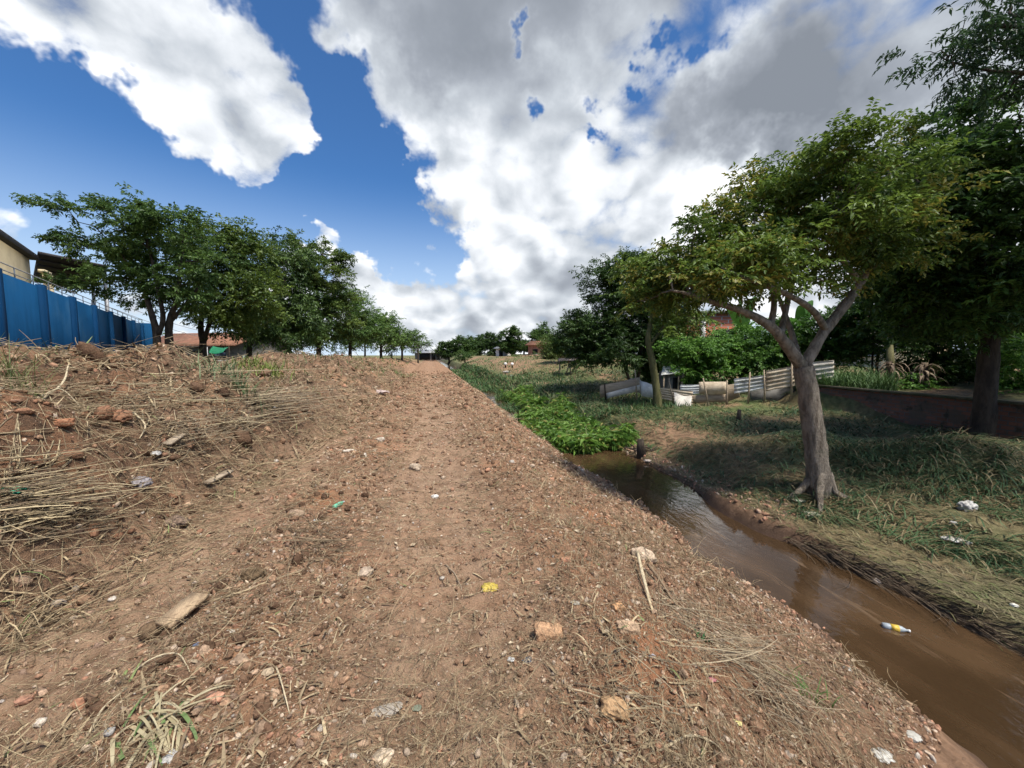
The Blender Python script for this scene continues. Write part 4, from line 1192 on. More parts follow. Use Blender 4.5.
for a_, l_ in ((.4, .45), (1.6, .35), (2.8, .5), (3.9, .55), (5.2, .45)):
    e_ = tb_ + np.array([math.cos(a_), math.sin(a_), 0]) * l_
    e_[2] = float(Z(e_[0], e_[1])) - .03
    m_ = tb_ + np.array([math.cos(a_), math.sin(a_), 0]) * l_ * .45 + UPV * .07
    mb = MB(); mb.tube(smooth_path([tb_ + UPV * .34 + np.array([math.cos(a_), math.sin(a_), 0]) * .08, m_, e_], 5), np.linspace(.085, .025, 11), 7, wob=.08)
    mb.build('root', M_BARKP, LTREE, smooth=True)
# the big dark tree at the wall
tree('dark_wall_tree', 'big dark tree with thick trunk rising at the brick wall on the far right', 8.2, (983, 436),
     [(930, 142, 26, 16), (968, 128, 36, 20), (1018, 140, 40, 30), (948, 190, 38, 30), (1000, 215, 50, 40), (908, 240, 36, 26), (955, 270, 46, 30), (1020, 285, 50, 36), (888, 285, 26, 18), (1075, 190, 60, 60),
      (930, 300, 36, 18), (985, 165, 40, 26), (1070, 280, 50, 40), (905, 205, 30, 20), (990, 300, 50, 26, -.6), (950, 325, 34, 16, .5), (1030, 320, 36, 20), (980, 250, 50, 34, -.9), (915, 265, 30, 22), (985, 195, 45, 30, -.7), (900, 325, 20, 12, .4)], .13,
     [[(982, 442, 0, .21), (985, 400, 0, .17), (989, 350, 0, .16), (990, 300, 0, .15), (985, 250, 0, .12), (978, 190, 0, .06)], [(989, 340, 0, .1), (960, 290, -.3, .08), (930, 250, -.5, .05)],
      [(990, 310, 0, .1), (1020, 260, .3, .08), (1040, 200, .4, .05)]], np.array([.026, .060, .013]), np.array([.085, .160, .032]), None, M_BARKD, cover=2.5, ddepth=1.1, twig=4.6, jitter=.8, limbs=20, base_z=-.25)
# feathery tree whose boughs hang in at the top right
FE = tree('feathery_tree', 'feathery leaved bough hanging in over the top right corner', 5.2, (1230, 560),
     [(1000, 22, 40, 9, 0), (1020, 50, 36, 12, .2), (965, 18, 26, 7, -.2), (945, 52, 26, 7, .1), (985, 66, 30, 8, .3), (955, 78, 18, 6, .1), (924, 52, 12, 5, 0), (1040, 88, 26, 12, .2), (1012, 84, 14, 8, .4), (1080, 40, 50, 30, .2), (1130, 60, 60, 40, .2), (1010, 0, 40, 8, .1), (1180, 20, 70, 40, -.6), (1240, 0, 90, 50, .4), (1280, 60, 90, 50, 1.2), (1200, 60, 80, 40, 1.4), (1320, 10, 90, 60, -.8)], .085,  # rightmost large crown blobs are unseen, added to shade the right bank
     [[(1230, 570, 0, .25), (1225, 420, 0, .2), (1215, 250, 0, .17), (1190, 130, 0, .12), (1120, 60, 0, .07), (1050, 30, 0, .035), (985, 25, 0, .02)], [(1120, 62, 0, .04), (1060, 70, .1, .03), (1000, 72, .2, .018), (950, 62, .2, .01)]],
     np.array([.016, .040, .016]), np.array([.050, .095, .035]), None, M_BARKD, cover=.8, ddepth=1.0, per=16, twig=5.5, limbs=10, limb_r=.02, jitter=.2, aspect=.3, droop=.45, fill=.5)

# ================================================================== grass and plants
def blades(P, head, L, w, col, lift=.5, curl=.9, seg=4):
    """bent ribbon blades; P bases, head heading angles, lift start steepness 0..1, curl how far they bow over"""
    n = len(P)
    L = np.broadcast_to(L, (n,)); w = np.broadcast_to(w, (n,)); lift = np.broadcast_to(lift, (n,)); curl = np.broadcast_to(curl, (n,))
    hd = np.stack([np.cos(head), np.sin(head), np.zeros(n)], -1)
    sd = np.stack([-np.sin(head), np.cos(head), np.zeros(n)], -1)
    pts = [P]; ang = lift * np.pi / 2
    for s in range(seg):
        st = L / seg
        pts.append(pts[-1] + hd * (np.cos(ang) * st)[:, None] + UPV * (np.sin(ang) * st)[:, None])
        ang = ang - curl / seg * np.pi / 2 * 1.2
    V = []
    for i, p in enumerate(pts):
        t = i / seg
        ww = w * (1 - t ** 2.2) * .5 + .0006
        V += [p - sd * ww[:, None], p + sd * ww[:, None]]
    V = np.stack(V, 1).reshape(-1, 3)
    k = 2 * (seg + 1); b = np.arange(n) * k
    F = np.concatenate([np.stack([b + 2 * i, b + 2 * i + 1, b + 2 * i + 3, b + 2 * i + 2], -1) for i in range(seg)])
    return V, F, np.repeat(col, k, 0)

def polar(n, rmin, rmax, amin=-62, amax=52, p=0.0):
    """points spread so that they are equally dense in the view from the track; angles from the camera axis"""
    r = rmin * (rmax / rmin) ** RNG.random(n)
    a = R_(YAW) + np.radians(RNG.uniform(amin, amax, n))
    return np.stack([r * np.sin(a), r * np.cos(a)], -1), r

def ground_pts(xy, dz=0.0):
    return np.concatenate([xy, (Z(xy[:, 0], xy[:, 1]) + dz)[:, None]], 1)

def lerpc(a, b, t):
    return np.asarray(a) + (np.asarray(b) - np.asarray(a)) * np.clip(t, 0, 1)[:, None]

# cut grass lying on the right bank
xy, r = polar(120000, 4.2, 34, -8, 60)
k = (xy[:, 0] > np.interp(xy[:, 1], [0, 2.5, 4, 5.5, 7, 9, 14], [6.5, 6.3, 5.8, 5.2, 5.4, 5.6, 5.4]) + .25 * vnoise(xy[:, 0] * 2, xy[:, 1] * 2, 3)) & (xy[:, 0] < 12.1 + 3 * (xy[:, 1] > 11))
cl = fbm(xy[:, 0], xy[:, 1], 1.1, 3, .5, 301)
dens = .50 + .55 * cl + .9 * np.exp(-(((xy[:, 0] - 9.2) / 1.8) ** 2 + ((xy[:, 1] - 5.0) / 1.0) ** 2)) + .5 * np.exp(-((xy[:, 0] - np.interp(xy[:, 1], [2, 4, 5.5, 8], [6.6, 6.1, 5.5, 5.8])) / .5) ** 2)
dens = dens * (1 - .95 * np.exp(-(((xy[:, 0] - 6.6) / 1.1) ** 2 + ((xy[:, 1] - 9.3) / 1.8) ** 2)))
k &= RNG.random(len(xy)) < dens
k &= ~((xy[:, 1] > 26) & (RNG.random(len(xy)) < .8))
xy = xy[k]; r = r[k]; n = len(xy)
P = ground_pts(xy, .0) + UPV * (RNG.random(n) * .10 * (.4 + np.clip(cl[k], 0, 1)))[:, None]
hd = 2.2 * fbm(xy[:, 0], xy[:, 1], 1.3, 2, .5, 311) + RNG.normal(0, .9, n) + 3.9
L = RNG.uniform(.16, .55, n) * np.interp(r, [4, 12, 34], [.75, 1, 1.2]); w = np.maximum(.006, .0017 * r) * RNG.uniform(.6, 1.3, n)
t = np.clip(.5 + .5 * fbm(xy[:, 0], xy[:, 1], .8, 2, .5, 321) + RNG.normal(0, .3, n), 0, 1)
col = lerpc((.028, .064, .024), (.090, .140, .055), t)
dry = RNG.random(n) < .20 + .25 * np.clip(fbm(xy[:, 0], xy[:, 1], 1.4, 2, .5, 331), 0, 1)
col[dry] = lerpc((.17, .13, .065), (.27, .22, .12), RNG.random(dry.sum()))
V, F, C = blades(P, hd, L, w, col, RNG.uniform(.02, .45, n), RNG.uniform(.3, 1.0, n))
tag(make_obj('cut_grass', V, F, M_GRASS, None, C), kind='stuff')

# short mown stubble on the flat shelf by the water and on the far slopes
xy, r = polar(150000, 3.2, 60, -22, 58)
lo = 4.85 + .05 * vnoise(xy[:, 1] * 3, xy[:, 1] * 0, 8)
k = (xy[:, 0] > lo) & ((xy[:, 0] < 6.8) | (xy[:, 1] > 12)) & (RNG.random(len(xy)) < np.where(xy[:, 1] > 5.8, .55, .8)) & (Z(xy[:, 0], xy[:, 1]) > -.93)
k &= ~((np.abs(xy[:, 0] - 7) < 2) & (xy[:, 1] > 28) & (RNG.random(len(xy)) < .7))
xy = xy[k]; r = r[k]; n = len(xy)
far_ = sm(xy[:, 1], 9, 16)
col = lerpc((.055, .046, .022), (.25, .21, .11), RNG.beta(1.4, 1.6, n))
gcol = lerpc((.055, .085, .022), (.13, .15, .05), np.clip(.5 + .5 * fbm(xy[:, 0], xy[:, 1], 2.5, 2, .5, 341) + RNG.normal(0, .2, n), 0, 1))
pick = RNG.random(n) < .12 + .7 * far_
col[pick] = gcol[pick]
V, F, C = blades(ground_pts(xy), 2.0 + RNG.normal(0, .8, n), RNG.uniform(.05, .16, n) * (1 + .9 * far_), np.maximum(.005, .0017 * r), col, RNG.uniform(0, .3, n) + .45 * far_ * RNG.random(n), RNG.uniform(.0, .6, n), 3)
tag(make_obj('mown_stubble', V, F, M_GRASS, None, C), kind='stuff')

# lush water plants in the channel
def broad(n, xlo, xhi, ylo, yhi, hmax, leaf, cd, cl):
    xy = np.stack([RNG.uniform(xlo, xhi, n), RNG.uniform(ylo, yhi, n)], -1)
    return xy
xy = np.stack([RNG.uniform(3.35, 5.6, 7000), 9.0 + RNG.random(7000) ** 1.3 * 6.6], -1)
xy = np.concatenate([xy, np.stack([RNG.uniform(3.9, 5.6, 2600), RNG.uniform(14.5, 23, 2600)], -1)])
k = (xy[:, 0] + .55 * fbm(xy[:, 0], xy[:, 1], .9, 2, .5, 351) < np.interp(xy[:, 1], [9.3, 10, 12, 15.5], [4.3, 5.2, 5.4, 5.2])) & (xy[:, 1] > 9.7 + .4 * vnoise(xy[:, 0] * 2.5, xy[:, 0] * 0, 5))
k |= (xy[:, 1] > 14.6) & (fbm(xy[:, 0], xy[:, 1], 1.2, 2, .5, 353) > .15)
k &= ~((xy[:, 1] > 14.2) & (xy[:, 0] < 4.3))
xy = xy[k]; n = len(xy)
h = RNG.uniform(.06, .58, n) * (.72 + .5 * vnoise(xy[:, 0] * 1.6, xy[:, 1] * 1.6, 9))
P = np.concatenate([xy, np.maximum(-1.02, Z(xy[:, 0], xy[:, 1]))[:, None]], 1)
m = 6
hd = RNG.uniform(0, 2 * np.pi, (n, m))
base = P[:, None] + UPV * (h[:, None] * RNG.uniform(.45, 1, (n, m)))[..., None] + RNG.normal(0, .05, (n, m, 3)) * [1, 1, 0]
d = unit(np.stack([np.cos(hd), np.sin(hd), RNG.uniform(-.25, .75, (n, m))], -1))
tone = np.clip(RNG.normal(.5, .3, (n, m)), 0, 1)
col = np.array([.050, .125, .018]) + (np.array([.175, .29, .05]) - np.array([.050, .125, .018])) * tone[..., None]
yl = RNG.random((n, m)) < .07
col[yl] = np.array([.30, .27, .08])
LL = RNG.uniform(.12, .38, n * m)
V1, F1, C1 = leaf_faces(base.reshape(-1, 3), d.reshape(-1, 3), unit(UPV + RNG.normal(0, .4, (n * m, 3))), LL, LL * .25, col.reshape(-1, 3), .3)
P3 = np.repeat(P, 3, 0) + RNG.normal(0, .08, (3 * n, 3)) * [1, 1, 0]; h3 = np.repeat(h, 3)
c3 = lerpc((.06, .11, .025), (.17, .24, .06), RNG.random(3 * n)); y3 = RNG.random(3 * n) < .10; c3[y3] = (.30, .27, .10)
V2, F2, C2 = blades(P3, RNG.uniform(0, 6.28, 3 * n), (h3 * 1.1 + .12) * RNG.uniform(.5, 1.4, 3 * n), .016, c3, RNG.uniform(.5, 1, 3 * n), RNG.uniform(.2, 1.1, 3 * n), 4)
m_ = make_obj('water_plants', np.concatenate([V1, V2]), [F1, F2 + len(V1)], M_LEAF, None, np.concatenate([C1, C2]))
tag(m_, kind='stuff')

# rank grass along the far channel and up the right bank
xy = np.stack([RNG.uniform(3.2, 9.5, 34000), 12.5 + RNG.random(34000) ** 1.6 * 55], -1)
k = (RNG.random(len(xy)) < np.where(xy[:, 0] < 5.6, .95, .5 * (1 - sm(xy[:, 0], 6.5, 9.5)) + .08)) & ~((xy[:, 0] < 3.85 + .75 * vnoise(xy[:, 1] * .45, xy[:, 1] * 0, 12)) & (xy[:, 1] < 27))
k &= ~((xy[:, 0] > 5.8) & (xy[:, 1] > 30) & (RNG.random(len(xy)) < .85))
xy = xy[k]; n = len(xy)
P = np.concatenate([xy, np.maximum(-1.02, Z(xy[:, 0], xy[:, 1]))[:, None]], 1)
cl = fbm(xy[:, 0], xy[:, 1], 1.5, 3, .5, 361)
L = RNG.uniform(.18, .55, n) * (1 + .5 * cl) * np.where(xy[:, 0] < 5.8, 1.15, .8) * np.interp(xy[:, 1], [12, 30, 60], [1, .8, .7])
col = lerpc((.026, .066, .020), (.085, .150, .042), .42 + .45 * cl + RNG.normal(0, .25, n))
dry = RNG.random(n) < .12
col[dry] = lerpc((.16, .13, .06), (.24, .20, .1), RNG.random(dry.sum()))
V, F, C = blades(P, RNG.uniform(0, 6.28, n), np.abs(L), .0017 * np.hypot(xy[:, 0], xy[:, 1]) * RNG.uniform(.7, 1.4, n), col, RNG.uniform(.35, .95, n), RNG.uniform(.3, 1.1, n), 3)
tag(make_obj('rank_grass', V, F, M_GRASS, None, C), kind='stuff')

# grass and weeds at the foot of the left trees and on the flat ground left of the track
xy, r = polar(26000, 9, 110, -54, -11)
xf2 = mound_foot(xy[:, 1]) - xy[:, 0]
dn = fbm(xy[:, 0], xy[:, 1], 2.6, 3, .5, 371)
k = (xf2 > .8) & (RNG.random(len(xy)) < np.where(xf2 > 6.5, .75, .12 + .45 * sm(xy[:, 1], 15, 24)) * (.5 + .8 * np.clip(dn + .4, 0, 1)))
xy = xy[k]; r = r[k]; n = len(xy)
col = lerpc((.040, .070, .020), (.13, .17, .05), .5 + .4 * dn[k] + RNG.normal(0, .25, n))
V, F, C = blades(ground_pts(xy), RNG.uniform(0, 6.28, n), RNG.uniform(.12, .42, n), .0017 * r, col, RNG.uniform(.4, .95, n), RNG.uniform(.2, 1, n), 3)
tag(make_obj('verge_grass', V, F, M_GRASS, None, C), kind='stuff')

# tall grass on the garden terrace behind the brick wall
n = 2600
P = np.stack([RNG.uniform(12.6, 14.8, n), RNG.uniform(8.8, 12.2, n)], -1)
P = P[(P[:, 1] - 10.5) ** 2 / 2.2 + (P[:, 0] - 13.6) ** 2 / 1.2 < .9 + .3 * RNG.random(len(P))]; n = len(P)
col = lerpc((.035, .08, .02), (.10, .17, .05), RNG.random(n))
V, F, C = blades(ground_pts(P), RNG.uniform(0, 6.28, n), RNG.uniform(.4, .95, n), .022, col, RNG.uniform(.6, .98, n), RNG.uniform(.3, 1., n), 4)
tag(make_obj('terrace_grass', V, F, M_GRASS, None, C), kind='stuff')

def tuft(name, label, px, py, n, L, w, cd, cl, spread, group=None, lift=(.5, .98), cat='grass tuft'):
    b = hit(px, py)
    P = b + RNG.normal(0, spread, (n, 3)) * [1, 1, 0]
    P[:, 2] = Z(P[:, 0], P[:, 1]) - .01
    col = lerpc(cd, cl, RNG.random(n))
    V, F, C = blades(P, RNG.uniform(0, 6.28, n), RNG.uniform(.5, 1, n) * L, w, col, RNG.uniform(*lift, n), RNG.uniform(.2, .9, n), 4)
    return tag(make_obj(name, V, F, M_GRASS, None, C, loc=tuple(b)), label, cat, group)
WG = 'green tufts growing on the earth mound'
GDK, GLT = (.06, .10, .03), (.16, .21, .07)
tuft('grass_tuft', 'grey green grass tuft in the dip of the mound below the second left tree', 228, 385, 220, .6, .016, (.08, .12, .05), (.17, .21, .10), .22, WG)
tuft('grass_tuft', 'yellow green weed on the mound right of the grey green tuft', 268, 378, 130, .5, .02, (.10, .14, .03), (.22, .26, .05), .2, WG)
tuft('grass_tuft', 'small yellowish weed on the crest below the third left tree', 252, 366, 90, .5, .022, (.10, .14, .03), (.2, .24, .05), .2, WG)
tuft('grass_tuft', 'wispy tall green grass at the left edge of the mound', 17, 398, 60, .75, .007, (.10, .13, .04), (.2, .22, .08), .10, WG, (.75, 1.0))
tuft('grass_tuft', 'low grass patch where the mound meets the track further on', 400, 376, 160, .4, .03, GDK, GLT, .5, WG)
BKG = 'green tufts on the bare bank'
tuft('grass_tuft', 'small fresh green sprig halfway down the near bank above the water', 806, 698, 40, .16, .006, (.05, .11, .02), (.12, .2, .05), .05, BKG)
tuft('grass_tuft', 'little green leafy sprig among dry stalks on the bank', 704, 646, 14, .09, .012, (.03, .12, .04), (.06, .2, .07), .02, BKG)
tuft('grass_tuft', 'grass tuft hanging into the water at the right edge', 1022, 692, 60, .35, .006, (.05, .09, .02), (.11, .16, .05), .06, BKG)

# ================================================================== earth, stones, straw
def ico(level):
    t = (1 + 5 ** .5) / 2
    V = [(-1, t, 0), (1, t, 0), (-1, -t, 0), (1, -t, 0), (0, -1, t), (0, 1, t), (0, -1, -t), (0, 1, -t), (t, 0, -1), (t, 0, 1), (-t, 0, -1), (-t, 0, 1)]
    F = [(0, 11, 5), (0, 5, 1), (0, 1, 7), (0, 7, 10), (0, 10, 11), (1, 5, 9), (5, 11, 4), (11, 10, 2), (10, 7, 6), (7, 1, 8), (3, 9, 4), (3, 4, 2), (3, 2, 6), (3, 6, 8), (3, 8, 9), (4, 9, 5), (2, 4, 11), (6, 2, 10), (8, 6, 7), (9, 8, 1)]
    V = [np.array(v) / np.linalg.norm(v) for v in V]
    for _ in range(level):
        mid = {}; F2 = []
        def m_(a, b):
            k = (min(a, b), max(a, b))
            if k not in mid:
                v = V[a] + V[b]; V.append(v / np.linalg.norm(v)); mid[k] = len(V) - 1
            return mid[k]
        for a, b, c in F:
            ab, bc, ca = m_(a, b), m_(b, c), m_(c, a)
            F2 += [(a, ab, ca), (b, bc, ab), (c, ca, bc), (ab, bc, ca)]
        F = F2
    return np.array(V), np.array(F)
ICO = [ico(0), ico(1), ico(2), ico(3)]

def lumps(name, P, size, col, level=0, squash=(.45, .9), rough=.28, sink=.25, mat=None, smooth=False, sharp=False):
    n = len(P); B, F = ICO[level]; nv = len(B)
    if sharp:
        B = np.sign(B) * np.abs(B) ** .6
    S_ = np.stack([RNG.uniform(.65, 1.35, n), RNG.uniform(.5, 1.0, n), RNG.uniform(*squash, n)], -1) * np.asarray(size)[:, None] * .5
    q = RNG.normal(0, 1, (n, 4)); q[:, 1:3] *= .5; q = unit(q)
    w, x, y, z = q.T
    Rm = np.stack([np.stack([1 - 2 * (y * y + z * z), 2 * (x * y - z * w), 2 * (x * z + y * w)], -1), np.stack([2 * (x * y + z * w), 1 - 2 * (x * x + z * z), 2 * (y * z - x * w)], -1),
                   np.stack([2 * (x * z - y * w), 2 * (y * z + x * w), 1 - 2 * (x * x + y * y)], -1)], 1)
    V = B[None] * (1 + RNG.normal(0, rough, (n, nv, 1)).clip(-.55, .55)) * S_[:, None]
    V = np.einsum('nij,nvj->nvi', Rm, V) + P[:, None] + UPV * (S_[:, 2] * (1 - 2 * sink))[:, None, None]
    FF = (F[None] + (np.arange(n) * nv)[:, None, None]).reshape(-1, 3)
    C = np.repeat(col, nv, 0) * RNG.uniform(.85, 1.15, (n * nv, 1))
    return make_obj(name, V.reshape(-1, 3), FF, mat or M_CLOD, None, C, smooth)

SOIL = [(.135, .078, .047), (.215, .127, .076), (.31, .19, .115), (.38, .255, .165)]
def soilcol(n):
    i = RNG.choice(4, n, p=[.28, .37, .25, .10])
    return np.array(SOIL)[i] * RNG.uniform(.7, 1.15, (n, 1))

# clods of earth, everywhere on the bare ground
xy, r = polar(190000, .75, 38, -60, 50)
xf2 = xy[:, 0] - mound_foot(xy[:, 1])
rut = np.maximum(np.exp(-((xy[:, 0] + 2.0) / .50) ** 4), np.exp(-((xy[:, 0] - .08) / .64) ** 4)) * (xf2 > .2)
k = (xy[:, 0] < np.where(r < 9, 3.75, 2.6)) & (RNG.random(len(xy)) < (1 - .68 * rut) * np.where(xf2 < 0, .55, .95)) & (xf2 > -5.5)
k &= RNG.random(len(xy)) < .18 + .82 * sm(fbm(xy[:, 0], xy[:, 1], .55, 3, .5, 401), -.5, .4)
xy = xy[k]; r = r[k]; n = len(xy)
s = np.maximum(.0019 * r, .0055) * (1 + RNG.pareto(2.1, n)).clip(1, 7) * RNG.uniform(.8, 1.3, n)
s = np.minimum(s, .16)
col = soilcol(n)
u = RNG.random(n)
f_ = (u < .035); col[f_] = np.array([.34, .18, .11]) * RNG.uniform(.7, 1.2, (f_.sum(), 1))
f_ = (u > .86); col[f_] = np.array([.42, .325, .235]) * RNG.uniform(.75, 1.2, (f_.sum(), 1)); s[f_] = np.minimum(s[f_], .035)
big = s > .03
P = ground_pts(xy)
tag(lumps('soil_clods', P[~big], s[~big], col[~big], 0, rough=.18, sink=.3), kind='stuff')
tag(lumps('earth_lumps', P[big], s[big], col[big], 1, rough=.17, sink=.3), kind='stuff')

# heavier lumps heaped on the mound and along the rubble ridge
xy, r = polar(5200, 1.2, 24, -60, 20)
xf2 = xy[:, 0] - mound_foot(xy[:, 1])
k = ((xf2 < .1) & (xf2 > -5) & (RNG.random(len(xy)) < .75)) | ((np.abs(xy[:, 0] + 1.15) < .45) & (xy[:, 1] < 5) & (RNG.random(len(xy)) < .6))
xy = xy[k]; r = r[k]; n = len(xy)
s = RNG.uniform(.02, .10, n) * np.interp(r, [1, 4, 20], [.5, 1, 1.8])
m_ = (xf2[k] < -.2) & (RNG.random(n) < .10); s[m_] *= RNG.uniform(1.8, 3.2, m_.sum())
col = soilcol(n) * RNG.uniform(.5, 1.1, (n, 1))
rc = [hit(25, 440), hit(62, 458), hit(118, 398), hit(95, 452)]
for c_ in rc:
    m_ = ((xy - c_[:2]) ** 2).sum(1) < .30
    col[m_] = np.array([.26, .135, .078]) * RNG.uniform(.7, 1.1, (m_.sum(), 1))
tag(lumps('broken_earth', ground_pts(xy), s, col, 2, rough=.10, sink=.32), kind='stuff')

# pale and brick red stone chips towards the water and in the near left corner
xy, r = polar(75000, .9, 16, -58, 50)
pb = sm(xy[:, 0], 1.6, 3.1) * (xy[:, 0] < 3.9) + .6 * np.exp(-(((xy[:, 0] + 1.15) / .6) ** 2)) * (xy[:, 1] < 4) + .14
k = (RNG.random(len(xy)) < pb) & (xy[:, 0] < 3.9)
bar = np.stack([RNG.uniform(4.75, 5.6, 900), RNG.uniform(4.5, 10.5, 900)], -1)
xy = np.concatenate([xy[k], bar]); r = np.hypot(xy[:, 0], xy[:, 1]); n = len(xy)
s = (np.maximum(.0030 * r, .007) * (1 + RNG.pareto(2.4, n)).clip(1, 5)).clip(0, .09)
pal = np.array([(.30, .17, .105), (.36, .24, .16), (.42, .32, .23), (.36, .19, .12), (.22, .145, .10), (.50, .43, .35)])
col = pal[RNG.choice(6, n, p=[.30, .24, .11, .10, .22, .03])] * RNG.uniform(.75, 1.15, (n, 1))
tag(lumps('stone_chips', ground_pts(xy), s, col, 0, rough=.12, sink=.22, squash=(.35, .7), sharp=True), kind='stuff')

# straw, stems and chopped reed
def stems(P, head, L, rad, col, curve=.3, seg=4, lift=.05, tilt=None):
    n = len(P); L = np.broadcast_to(L, (n,)); rad = np.broadcast_to(rad, (n,))
    h = np.array(head, float); c = RNG.normal(0, curve, n) / seg
    pts = [P[:, :2]]
    for i in range(seg):
        pts.append(pts[-1] + np.stack([np.cos(h), np.sin(h)], -1) * (L / seg)[:, None]); h = h + c
    XY = np.stack(pts, 1)
    zg = Z(XY[..., 0].ravel(), XY[..., 1].ravel()).reshape(n, seg + 1)
    tl = np.linspace(0, 1, seg + 1)
    zl = P[:, 2:3] + RNG.uniform(-.02, lift, (n, 1)) + tl * (RNG.normal(0, .26, (n, 1)) * L[:, None] if tilt is None else np.broadcast_to(tilt, (n,))[:, None] * L[:, None]) + zg.mean(1, keepdims=True) * 0
    zz = np.maximum(zg + rad[:, None] * .6, zl + (zg[:, :1] * 0))
    X = np.concatenate([XY, zz[..., None]], -1)
    T = unit(np.gradient(X, axis=1)); sd = unit(np.cross(T, UPV)); up = np.cross(sd, T)
    prof = np.linspace(1, .45, seg + 1)[None, :, None] * rad[:, None, None]
    a = [0, 2.1, 4.2]
    V = np.stack([X + (math.cos(q) * sd + math.sin(q) * up) * prof for q in a], 2).reshape(-1, 3)
    b = (np.arange(n) * (seg + 1) * 3)[:, None, None] + (np.arange(seg) * 3)[None, :, None]
    j = np.arange(3)[None, None]; j2 = (j + 1) % 3
    F = np.stack([b + j, b + j2, b + 3 + j2, b + 3 + j], -1).reshape(-1, 4)
    return V, F, np.repeat(col, (seg + 1) * 3, 0)

def strawcol(n):
    return lerpc((.12, .08, .045), (.44, .34, .20), RNG.beta(1.5, 1.8, n))

xy, r = polar(80000, 1.0, 34, -60, 48)
xf2 = xy[:, 0] - mound_foot(xy[:, 1])
rut = np.maximum(np.exp(-((xy[:, 0] + 2.0) / .50) ** 4), np.exp(-((xy[:, 0] - .08) / .64) ** 4)) * (xf2 > .2)
pat = fbm(xy[:, 0], xy[:, 1], .8, 3, .5, 411)
k = (xy[:, 0] < 3.2) & (xf2 > -6) & (RNG.random(len(xy)) < np.where(xf2 < .3, .75 + .4 * pat, (.60 + .45 * pat) * (1 - .5 * rut)))
xy = xy[k]; r = r[k]; n = len(xy); m_ = xf2[k] < .3
L = np.where(m_, RNG.gamma(2.2, .10, n) + .06, RNG.gamma(1.8, .05, n) + .03).clip(.03, .9) * np.interp(r, [1, 6, 30], [.75, 1, 1.5])
rad = np.maximum(.0012, .00058 * r) * RNG.uniform(.6, 1.7, n)
hd = RNG.uniform(0, 6.28, n)
down = (xy[:, 0] > .9) & (RNG.random(n) < .7)
hd[down] = 1.45 + RNG.normal(0, .35, down.sum())
V, F, C = stems(ground_pts(xy), hd, L, rad, strawcol(n), .8, 4, .09)
tag(make_obj('straw_litter', V, F, M_STRAW, None, C), kind='stuff')
# dry torn leaves and flattened blades heaped over the mound
xy, r = polar(34000, 1.2, 24, -60, 30)
xf2 = xy[:, 0] - mound_foot(xy[:, 1])
pat = fbm(xy[:, 0], xy[:, 1], .9, 3, .5, 421)
k = (xy[:, 0] < 3.0) & (xf2 > -5.5) & (RNG.random(len(xy)) < np.where(xf2 < .15, .55 + .6 * pat, (.10 + .2 * pat) * (1 - .8 * np.exp(-((xy[:, 0] - .02) / .5) ** 4))))
xy = xy[k]; r = r[k]; n = len(xy); m_ = xf2[k] < .15
L = RNG.uniform(.08, .34, n) * np.where(m_, 1, .55) * np.interp(r, [1, 5, 24], [.6, 1, 1.4])
col = lerpc((.10, .066, .036), (.44, .34, .20), RNG.beta(1.3, 1.7, n))
u = RNG.random(n); col[u < .05] = np.array([.16, .19, .07])
V, F, C = blades(ground_pts(xy, .01) + UPV * (RNG.random(n) * .07 * m_)[:, None], RNG.uniform(0, 6.28, n), L, np.maximum(.006, .0014 * r) * RNG.uniform(.6, 2.2, n), col, RNG.uniform(-.12, .42, n), RNG.uniform(-.2, 1.1, n), 4)
tag(make_obj('dry_leaf_litter', V, F, M_STRAW, None, C), kind='stuff')
# flat leaf and husk scraps
xy, r = polar(36000, .9, 30, -60, 48)
xf2 = xy[:, 0] - mound_foot(xy[:, 1])
k = (xy[:, 0] < 3.3) & (xf2 > -6) & (RNG.random(len(xy)) < np.where(xf2 < .2, .8, .62))
xy = xy[k]; r = r[k]; n = len(xy)
LL = np.maximum(.0045 * r, .012) * (1 + RNG.pareto(3, n)).clip(1, 4)
hd = RNG.uniform(0, 6.28, n); d = unit(np.stack([np.cos(hd), np.sin(hd), RNG.normal(0, .25, n)], -1))
V, F, C = leaf_faces(ground_pts(xy, .008), d, unit(UPV + RNG.normal(0, .35, (n, 3))), LL, LL * RNG.uniform(.2, .6, n), lerpc((.15, .095, .05), (.46, .37, .25), RNG.beta(1.6, 2.4, n)), .05, .12)
tag(make_obj('husk_scraps', V, F, M_STRAW, None, C), kind='stuff')

# flattened stems running down the near bank
def pxstems(name, label, cat, spans, n, rad, col, jitter=6, curve=.25, lift=.05, group=None, spread=.22):
    """a loose bundle of stems laid between pairs of image-matched ground points"""
    Ps, H, Ls = [], [], []
    for _ in range(n):
        (x0, y0, x1, y1) = spans[RNG.integers(len(spans))]
        a = hit(x0 + RNG.normal(0, jitter), y0 + RNG.normal(0, jitter)); b = hit(x1 + RNG.normal(0, jitter), y1 + RNG.normal(0, jitter))
        s0 = RNG.uniform(0, .35); a = a + (b - a) * s0; a[2] = float(Z(a[0], a[1]))
        L = np.linalg.norm(b[:2] - a[:2]) * RNG.uniform(.45, 1.05)
        Ps.append(a); H.append(math.atan2(b[1] - a[1], b[0] - a[0]) + RNG.normal(0, spread)); Ls.append(L)
    Ps = np.array(Ps)
    V, F, C = stems(Ps, H, np.array(Ls), rad * RNG.uniform(.6, 1.4, n), col(n), curve, 6, lift, tilt=np.zeros(n))
    return tag(make_obj(name, V, F, M_STRAW, None, C, loc=tuple(Ps.mean(0))), label, cat, group)
greycane = lambda n: lerpc((.15, .11, .07), (.38, .30, .19), RNG.random(n) ** 1.3)
